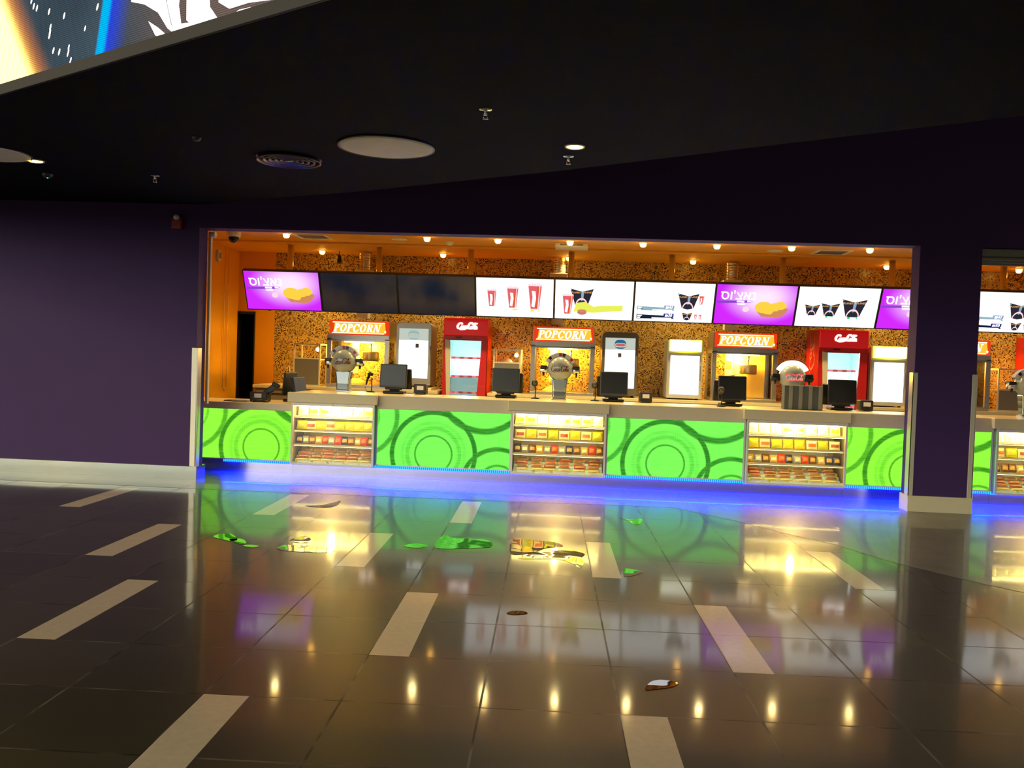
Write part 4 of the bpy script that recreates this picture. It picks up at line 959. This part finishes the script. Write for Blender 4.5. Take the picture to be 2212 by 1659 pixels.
sign_red = EM('sign_red', (244, 64, 20), 0.95); sign_orange = EM('sign_orange', (255, 182, 52), 1.25); sign_yel = EM('sign_line', (255, 246, 190), 1.7); sign_white = EM('sign_white', (255, 252, 240), 3.5)
kettle_m = P('kettle_steel', (176, 160, 130), 0.3, 0.8)
def popcorn(x, lb, full=False, wdt=0.935, sticker=True):
    d = thing('popcorn_machine', lb, 'popcorn machine', (x, 13.12, ZB), 0, 'popcorn machines')
    a, b = -wdt/2, wdt/2; dp = 0.62
    MB().box(a, b, 0.0, dp, 0.0, 0.045).build('base', steel_soft, d, bevel=0.004)
    for px in (a, b-0.065):
        for py in (0.0, dp-0.04): MB().box(px, px+0.065, py, py+0.04, 0.045, 0.73).build('corner_post', steel_soft, d, bevel=0.002)
    MB().box(a, b, 0, dp, 0.695, 0.79).build('canopy', steel_soft, d, bevel=0.004)
    MB().box(a-0.004, b+0.004, -0.012, 0.0, 0.69, 0.715).build('canopy_lip', steel, d)
    MB().box(a+0.02, b-0.005, 0.06, dp-0.03, 0.79, 1.0).build('top_housing', steel_soft, d)
    s0, s1 = a+0.04, b-0.02
    sg_ = MB().box(s0, s1, 0.0, 0.06, 0.785, 1.0).build('sign_box', sign_red, d)
    L = MB()
    L.face([(s0+0.05, -0.002, 0.812), (s1-0.03, -0.002, 0.812), (s1-0.05, -0.002, 0.974), (s0+0.07, -0.002, 0.974)], 0)
    L.box(s0+0.04, s1-0.05, -0.007, -0.003, 0.962, 0.976, 1); L.box(s0+0.03, s1-0.06, -0.007, -0.003, 0.805, 0.819, 1)
    cur = 0.0; polys = []
    for ch in 'POPCORN':
        pl, aw = serif_letter(ch)
        polys += [[(cur+p[0], p[1]) for p in q] for q in pl]; cur += aw+0.07
    kx = 0.70/cur; ky = 0.112
    for q in polys:
        if sum(q[i][0]*q[(i+1) % len(q)][1]-q[(i+1) % len(q)][0]*q[i][1] for i in range(len(q))) < 0: q = q[::-1]
        L.face([(-0.375+(p[0]+0.28*p[1])*kx, -0.0085, 0.833+p[1]*ky) for p in q], 2)
    L.box(s1-0.055, s1-0.03, -0.008, -0.004, 0.832, 0.852, 2)
    L.build('lettering', [sign_orange, sign_yel, sign_white], sg_)
    MB().box(a+0.065, b-0.065, 0.012, 0.016, 0.045, 0.695).build('front_glass', clear, d)
    MB().box(a+0.02, a+0.024, 0.04, dp-0.04, 0.045, 0.695).build('side_glass', clear, d)
    MB().box(b-0.024, b-0.02, 0.04, dp-0.04, 0.045, 0.695).build('side_glass', clear, d)
    k = MB().lathe([(0.0, 0.40), (0.12, 0.40), (0.125, 0.42), (0.125, 0.53), (0.115, 0.545), (0.0, 0.545)], (0.12, 0.34, 0), 28, cap=False).build('kettle', kettle_m, d)
    MB().cyl((0.12, 0.34, 0.54), (0.12, 0.34, 0.695), 0.014, n=12).build('kettle_hanger', steel, k)
    MB().tube([(0.0, 0.25, 0.45), (-0.10, 0.22, 0.38), (-0.18, 0.2, 0.36)], 0.009, 10).build('kettle_handle', steel, k)
    MB().box(-0.20, -0.09, 0.44, 0.46, 0.20, 0.695).build('control_post', white_plastic, d)
    if sticker:
        MB().box(-0.185, -0.105, 0.436, 0.440, 0.47, 0.585).build('warning_sticker', P('sticker_orange', (236, 120, 50), 0.5), d)
    MB().cyl((a+0.25, 0.05, 0.685), (b-0.25, 0.05, 0.685), 0.014, n=10).build('lamp_tube', EM('popcorn_lamp', (255, 224, 130), 9.0), d)
    if full:
        MB().box(-0.07, b-0.07, 0.50, 0.515, 0.05, 0.69).build('frosted_back', P('yellowed_panel', (250, 214, 110), 0.35), d)
    else: MB().lathe([(0.0, 0.09), (0.06, 0.085), (0.13, 0.055), (0.19, 0.02), (0.2, 0.0)], (-0.10, 0.32, 0.045), 20, cap=False).build('popcorn_pile', P('popcorn_heap', (250, 222, 130), 0.8, vary=0.3, scale=60, bump=0.6), d)
    lamp('popcorn_light', 'POINT', (0.0, 0.38, 0.62), 75, (255, 196, 70), d, 0.06)
popcorn(-3.186, 'popcorn machine with red lit sign on the left')
popcorn(-0.140, 'popcorn machine with red lit sign behind the middle drink tower')
popcorn(2.490, 'popcorn machine with yellow lit interior beside the narrow yellow freezer', True)
popcorn(5.470, 'popcorn machine partly hidden behind the purple pillar')

logo_blue = EM('logo_blue', (44, 112, 160), 0.8); logo_red = EM('logo_red', (220, 110, 104), 0.85)
def freezer(x, z, lb, logo, body):
    d = thing('display_freezer', lb, 'freezer', (x, 13.12, z), 0, 'upright display freezers')
    w2, h = 0.265, 0.955
    def rr(w_, z0, z1, r): return [(-w_, z0), (w_, z0)]+[(w_-r+r*math.cos(PI/2*k/6), z1-r+r*math.sin(PI/2*k/6)) for k in range(7)]+[(-w_+r-r*math.sin(PI/2*k/6), z1-r+r*math.cos(PI/2*k/6)) for k in range(7)]
    MB().prism(rr(w2, 0.03, h, 0.07), 0.02, 0.55).build('body', body, d)
    MB().prism(rr(w2, 0.03, h, 0.07), 0.0, 0.02).build('door_frame', body, d, bevel=0.006)
    for s in (-0.2, 0.2): MB().cyl((s, 0.1, 0.0), (s, 0.1, 0.03), 0.02, n=12).build('foot', black_plastic, d)
    MB().box(-0.218, 0.218, -0.006, 0.0, 0.135, 0.695).build('lit_window', EM('freezer_white', (252, 255, 255), 1.7), d)
    MB().box(-0.218, 0.218, -0.006, 0.0, 0.697, 0.868).build('header_panel', EM('freezer_header', (212, 222, 208), 0.82), d)
    n = 36
    lg = MB().prism([(0.082*math.copysign(abs(math.cos(2*PI*k/n))**0.75, math.cos(2*PI*k/n)), 0.775+0.066*math.copysign(abs(math.sin(2*PI*k/n))**0.75, math.sin(2*PI*k/n))) for k in range(n)], -0.012, -0.006, 0)
    lg.prism([(0.074*math.copysign(abs(math.cos(2*PI*k/n))**0.5, math.cos(2*PI*k/n)), 0.763+0.032*math.copysign(abs(math.sin(2*PI*k/n))**0.5, math.sin(2*PI*k/n))) for k in range(n)], -0.0145, -0.012, 1)
    lg.prism([(0.066*math.copysign(abs(math.cos(2*PI*k/n))**0.5, math.cos(2*PI*k/n)), 0.766+0.020*math.copysign(abs(math.sin(2*PI*k/n))**0.5, math.sin(2*PI*k/n))) for k in range(n)], -0.016, -0.0145, 2)
    lg.build('oval_logo', logo, d)
    MB().box(-0.03, 0.02, -0.012, -0.006, 0.585, 0.645).build('thermometer', mid_grey, d, loc=(0.0 if logo[0] is logo_blue else 0.06, 0, 0), bevel=0.006)
    MB().box(0.235, 0.255, -0.03, 0.0, 0.35, 0.62).build('handle', body, d, bevel=0.006)
pale_logo = [EM('logo_pale_teal', (160, 200, 192), 0.85), EM('logo_pale', (214, 218, 208), 0.85), EM('logo_pale_pink', (208, 206, 200), 0.85)]
freezer(-2.350, 1.015, 'silver countertop freezer with pale logo behind left terminal', pale_logo, P('silver_body', (176, 170, 154), 0.3, 0.6))
MB_ = tag(MB().box(-2.64, -2.06, 13.06, 13.72, ZB, 1.015).build('freezer_stand', alu, bevel=0.005), 'low metal stand under the silver countertop freezer', 'stand')
freezer(0.695, ZB, 'dark grey countertop freezer with blue and red oval logo', [logo_blue, EM('logo_cream', (228, 216, 206), 0.9), logo_red], P('grey_body', (112, 104, 88), 0.35, 0.3))

def lit_freezer(x, lb):
    d = thing('lit_sign_freezer', lb, 'freezer', (x, 13.15, ZB), 0, 'narrow freezers with yellow lit signs')
    body = P('freezer_silver', (206, 204, 190), 0.35, 0.3)
    MB().box(-0.255, 0.265, 0.02, 0.55, 0.02, 0.86).build('body', body, d, bevel=0.008)
    MB().box(-0.245, 0.245, 0.0, 0.02, 0.02, 0.68).build('door', body, d, bevel=0.005)
    MB().prism([(-0.235, 0.70), (-0.1, 0.685), (0.0, 0.68), (0.1, 0.685), (0.235, 0.70), (0.235, 0.875), (-0.235, 0.875)], -0.03, 0.02).build('lit_sign', EM('freezer_sign_yellow', (255, 236, 70), 1.2), d, bevel=0.01)
    MB().box(-0.222, 0.222, -0.034, -0.03, 0.705, 0.862).build('sign_face', EM('freezer_sign_face', (255, 254, 226), 2.6), d)
    MB().box(-0.208, 0.208, -0.006, 0.0, 0.075, 0.640).build('lit_window', EM('freezer_window', (255, 255, 246), 2.0), d)
    MB().box(0.215, 0.232, -0.03, 0.0, 0.28, 0.50).build('handle', mid_grey, d, bevel=0.005)
    for s in (-0.2, 0.2): MB().cyl((s, 0.1, 0.0), (s, 0.1, 0.02), 0.02, n=12).build('foot', black_plastic, d)
lit_freezer(1.640, 'narrow freezer with glowing yellow sign left of right popcorn machine')
lit_freezer(4.540, 'narrow freezer with glowing yellow sign beside the pillar')

script_glow = EM('script_glow', (255, 246, 242), 4.5); script_pale = P('script_white', (240, 170, 160), 0.5)
header_red = P('backlit_red_header', (212, 26, 24), 0.3, coat=0.3)
hr = header_red.node_tree.nodes['Principled BSDF']; hr.inputs['Emission Color'].default_value = lin((200, 20, 24)); hr.inputs['Emission Strength'].default_value = 0.45
def fridge(x, lb, side_text=False, w2=0.325):
    d = thing('drinks_fridge', lb, 'fridge', (x, 13.10, 0), 0, 'red drinks fridges')
    H = 2.06
    MB().box(-w2, w2, 0.66, 0.70, 0.02, H).build('back_panel', red_paint, d)
    for s, n_ in ((-1, 0), (1, 1)):
        x0, x1 = sorted((s*w2, s*(w2-0.035)))
        sp = MB().box(x0, x1, 0.02, 0.66, 0.02, H).build('side_wall', red_paint, d, bevel=0.008)
        if side_text and s < 0:
            MB().stroke(SCRIPT, lambda u, v: (-w2-0.002, 0.36-v*0.085, 1.42+u*0.105), 0.12, 0).build('side_lettering', script_pale, sp)
    MB().box(-w2+0.036, w2-0.036, 0.021, 0.659, 1.83, H-0.001).build('top_box', red_paint, d, bevel=0.01)
    hd = MB().box(-w2, w2, -0.02, 0.02, 1.80, H).build('header_sign', header_red, d, bevel=0.012)
    MB().stroke(SCRIPT, lambda u, v: (u*0.0285+0.02, -0.026, 1.945+v*0.0285), 0.30, 0).build('script_lettering', script_glow, hd)
    MB().stroke(SCRIPT, lambda u, v: (u*0.0285+0.02, -0.023, 1.945+v*0.0285), 0.60, 0).build('script_halo', EM('script_halo_pink', (255, 190, 176), 1.2), hd)
    fr = MB()
    fr.prism([(-w2, 0.1), (-0.185, 0.1), (-0.205, 0.9), (-0.235, 1.55), (-0.24, 1.735), (-w2, 1.735)], -0.01, 0.02, 0)
    fr.prism([(0.165, 0.1), (w2, 0.1), (w2, 1.735), (0.235, 1.735), (0.230, 1.55), (0.185, 0.9)], -0.01, 0.02, 0)
    fr.box(-w2, w2, -0.01, 0.02, 1.735, 1.80); fr.box(-w2, w2, -0.01, 0.02, 0.02, 0.1)
    fr.build('door_frame', red_paint, d, bevel=0.004)
    MB().prism([(-0.235, 0.1), (-0.185, 0.1), (-0.205, 0.9), (-0.215, 1.55), (-0.225, 1.73), (-0.30, 1.745), (-0.295, 1.6), (-0.262, 0.9)], -0.03, -0.008).build('door_handle', P('cream_handle', (224, 214, 184), 0.4), d, bevel=0.006)
    MB().box(-0.15, -0.05, -0.024, -0.008, 1.768, 1.785).build('lock', black_plastic, d)
    MB().box(-w2+0.04, w2-0.04, 0.62, 0.655, 0.1, 1.80).build('liner_back', white_panel, d)
    MB().box(-w2+0.035, -w2+0.05, 0.05, 0.62, 0.1, 1.80).box(w2-0.05, w2-0.035, 0.05, 0.62, 0.1, 1.80).build('liner_sides', white_panel, d)
    MB().box(-w2+0.05, w2-0.05, 0.05, 0.62, 1.79, 1.80).build('liner_top', white_panel, d)
    MB().cyl((-0.22, 0.10, 1.775), (0.22, 0.10, 1.775), 0.012, n=10).build('light_tube', cool_tube, d)
    for s in (-0.258, 0.258): MB().cyl((s, 0.075, 0.5), (s, 0.075, 1.75), 0.011, n=8).build('light_tube', cool_tube, d)
    for k, zz in enumerate((0.96, 1.20, 1.475)):
        s = MB().box(-w2+0.055, w2-0.055, 0.16, 0.6, zz-0.008, zz).build('shelf', white_panel, d)
        e = MB()
        for q in range(7): e.box(-0.225+0.0642*q, -0.225+0.0642*(q+1), 0.135, 0.142, zz-0.018, zz+0.014, q % 2)
        e.build('shelf_label', [P('shelf_red', (186, 50, 70), 0.4), P('shelf_pink', (226, 130, 140), 0.4)], s)
    MB().prism([(-0.19, 0.105), (0.17, 0.105), (0.19, 0.9), (0.232, 1.55), (0.236, 1.73), (-0.225, 1.73), (-0.215, 1.55), (-0.205, 0.9)], 0.003, 0.008).build('door_glass', clear, d)
    for s in (-0.25, 0.25): MB().cyl((s, 0.1, 0), (s, 0.1, 0.02), 0.02, n=12).build('foot', black_plastic, d)
    lamp('fridge_light', 'POINT', (0, 0.25, 1.45), 16.0, (214, 250, 240), d, 0.06)
fridge(-1.575, 'red drinks fridge with glowing script left of the small food warmer')
fridge(3.875, 'red drinks fridge with white script running up its side', True, 0.345)
fridge(6.92, 'red drinks fridge cut off by the right edge of view', False)

def warmer(x, lb, y=13.15, w2=0.205, h=0.61, zpan=0.36, z=None, panel=mid_grey):
    z = ZB if z is None else z
    d = thing('food_warmer', lb, 'food warmer', (x, y, z), 0, 'small glass food warmers')
    F = MB(); t = 0.022; D = 0.40
    for sx in (-w2, w2-t):
        for sy in (0, D-t): F.box(sx, sx+t, sy, sy+t, 0.02, h)
    for sy in (0, D-t):
        F.box(-w2+t, w2-t, sy, sy+t, h-t, h)
    for sx in (-w2, w2-t): F.box(sx, sx+t, t, D-t, h-t, h)
    F.build('frame', alu, d, bevel=0.002)
    MB().box(-w2, w2, 0, D, 0.0, 0.02).build('base', alu, d)
    if zpan > 0.05: MB().box(-w2+t, w2-t, 0.004, 0.016, 0.02, zpan).build('front_panel', panel, d)
    MB().box(-w2+t, w2-t, 0.004, 0.012, zpan+0.02, h-t).build('glass_pane', clear, d)
    MB().box(-w2+t, w2-t, t, D-t, zpan-0.01 if zpan > 0.1 else 0.04, zpan+0.005 if zpan > 0.1 else 0.05).build('shelf', alu, d)
    MB().box(-w2+t, w2-t, 0, 0.022, zpan, zpan+0.02).build('front_rail', alu, d)
    MB().lathe([(0.030*math.sin(PI*k/10), -0.030*math.cos(PI*k/10)) for k in range(11)], (w2-0.075, 0.12, h-0.085), 16, cap=False).build('bulb', EM('warmer_bulb', (255, 214, 130), 12.0), d)
    MB().cyl((w2-0.075, 0.12, h-0.06), (w2-0.075, 0.12, h-0.02), 0.014, n=10).build('bulb_socket', chrome, d)
    lamp('warmer_light', 'POINT', (w2-0.075, 0.16, h-0.13), 2.0, (255, 200, 100), d, 0.03)
    return d
warmer(-3.965, 'small glass food warmer with grey panel left of popcorn machine', h=0.635, zpan=0.40)
warmer(-0.957, 'small lit glass food warmer right of the left red fridge', h=0.65, zpan=0.44)
warmer(6.30, 'glass food warmer with lamps right of the pillar', w2=0.24, h=0.61, zpan=0.30)
tag(MB().lathe([(0.0, 0.0), (0.10, 0.0), (0.11, 0.012), (0.09, 0.045), (0.05, 0.062), (0.0, 0.066)], (-0.99, 13.30, ZB+0.446), 24, cap=False).build('pastry_bag', P('wrapper_mauve', (196, 160, 170), 0.3), smooth=True), 'mauve wrapped snack inside the lit food warmer beside red fridge', 'snack')
d = thing('water_tap', 'curved chrome water tap on the back counter at left', 'tap', (-4.33, 13.5, ZB))
MB().tube([(0, 0, 0), (0, 0, 0.24), (-0.005, -0.03, 0.295), (-0.008, -0.08, 0.30), (-0.01, -0.11, 0.25)], 0.013, 12).build('spout', chrome, d)
MB().cyl((0.07, 0, 0), (0.07, 0, 0.10), 0.012, n=12).box(0.055, 0.085, -0.05, 0.01, 0.10, 0.115).build('lever', chrome, d)
MB().lathe([(0.0, 0.0), (0.03, 0.0), (0.024, 0.02)], n=16, cap=False).build('base_ring', chrome, d)

# ================================================================== WET PATCHES ON THE FLOOR
def wet_mat():
    m, t, b = newmat('clear_water_film')
    b.inputs['Base Color'].default_value = (0.02, 0.017, 0.012, 1); b.inputs['Roughness'].default_value = 0.012
    b.inputs['IOR'].default_value = 1.7; b.inputs['Coat Weight'].default_value = 0.6; b.inputs['Coat Roughness'].default_value = 0.01
    nz = t.xyz(t.noise(t.obj(), 5.0, 1.0)[1])
    vn = t.new('ShaderNodeVectorMath', operation='NORMALIZE')
    t.l.new(t.comb(t.math('MULTIPLY', t.math('SUBTRACT', nz[0], 0.5), 0.03), t.math('ADD', 0.016, t.math('MULTIPLY', t.math('SUBTRACT', nz[1], 0.5), 0.035)), 1.0), vn.inputs[0])
    t.l.new(vn.outputs[0], b.inputs['Normal']); t.l.new(vn.outputs[0], b.inputs['Coat Normal'])
    return m
wet = wet_mat()
PUD = [
 ('large puddle mirroring the green panel between the left and middle cases', [(-1.02, 7.36), (-0.91, 7.27), (-0.77, 7.28), (-0.63, 7.24), (-0.58, 7.03), (-0.66, 6.95), (-1.0, 6.87)]),
 ('long puddle mirroring the middle display case, farther of two', [(-0.43, 7.34), (-0.23, 7.33), (-0.08, 7.29), (-0.02, 7.15), (-0.15, 7.06), (-0.25, 6.87), (-0.41, 6.78)]),
 ('bright puddle mirroring the middle display case, nearer of two', [(-0.2, 6.91), (0.03, 7.0), (0.15, 6.91), (0.12, 6.76), (0.14, 6.62), (0.11, 6.44), (0.04, 6.59), (-0.07, 6.68), (-0.35, 6.65)]),
 ('small heart-shaped puddle mirroring the leftmost display case', [(-2.17, 6.88), (-2.15, 7.03), (-2.08, 7.06), (-2.0, 6.88), (-2.06, 6.81)]),
 ('long narrow puddle mirroring the leftmost display case', [(-2.2, 6.69), (-2.07, 6.72), (-1.84, 6.69), (-1.73, 6.63), (-1.79, 6.52), (-2.0, 6.51), (-2.15, 6.55)]),
 ('green mirroring puddle farthest to the left', [(-2.79, 6.88), (-2.77, 7.01), (-2.69, 7.01), (-2.57, 6.82), (-2.61, 6.76)]),
 ('tiny puddle touching the leftmost green puddle', [(-2.63, 6.8), (-2.56, 6.86), (-2.47, 6.74), (-2.48, 6.66)]),
 ('flat oval droplet left of the long narrow puddle', [(-2.45, 6.62), (-2.41, 6.66), (-2.32, 6.62), (-2.36, 6.56)]),
 ('oval green puddle left of the large green one', [(-1.26, 6.89), (-1.21, 6.98), (-1.12, 6.98), (-1.08, 6.92), (-1.13, 6.84), (-1.21, 6.84)]),
 ('small puddle nearest the counter, mirroring green and blue light', [(0.51, 8.59), (0.6, 8.53), (0.72, 8.59), (0.69, 8.34), (0.63, 8.26), (0.6, 8.44)]),
 ('triangular puddle right beside a pale floor strip', [(0.42, 6.37), (0.44, 6.49), (0.56, 6.41), (0.49, 6.29), (0.42, 6.24)]),
 ('small oval puddle in the middle of the open floor', [(-0.33, 5.2), (-0.3, 5.25), (-0.24, 5.26), (-0.21, 5.23), (-0.22, 5.2), (-0.29, 5.17)]),
 ('oval puddle nearest to the viewer', [(0.39, 4.09), (0.42, 4.19), (0.47, 4.23), (0.53, 4.22), (0.55, 4.19), (0.51, 4.14), (0.45, 4.11)]),
 ('curved puddle in front of the leftmost display case', [(-2.52, 8.46), (-2.4, 8.52), (-2.32, 8.71), (-2.28, 8.84), (-2.24, 8.56), (-2.32, 8.4)])]
for lb, pts in PUD:
    if sum(pts[i][0]*pts[(i+1) % len(pts)][1]-pts[(i+1) % len(pts)][0]*pts[i][1] for i in range(len(pts))) < 0: pts = pts[::-1]
    s = smooth_line(pts[-2:]+pts+pts[:2], 5); s = s[10:-6]
    cx = sum(p[0] for p in pts)/len(pts); cy = sum(p[1] for p in pts)/len(pts)
    tag(MB().slab([(p[0]-cx, p[1]-cy) for p in s], 0.0, 0.0022).build('puddle', wet, loc=(cx, cy, 0)), lb, 'puddle', 'puddles on the tiles')
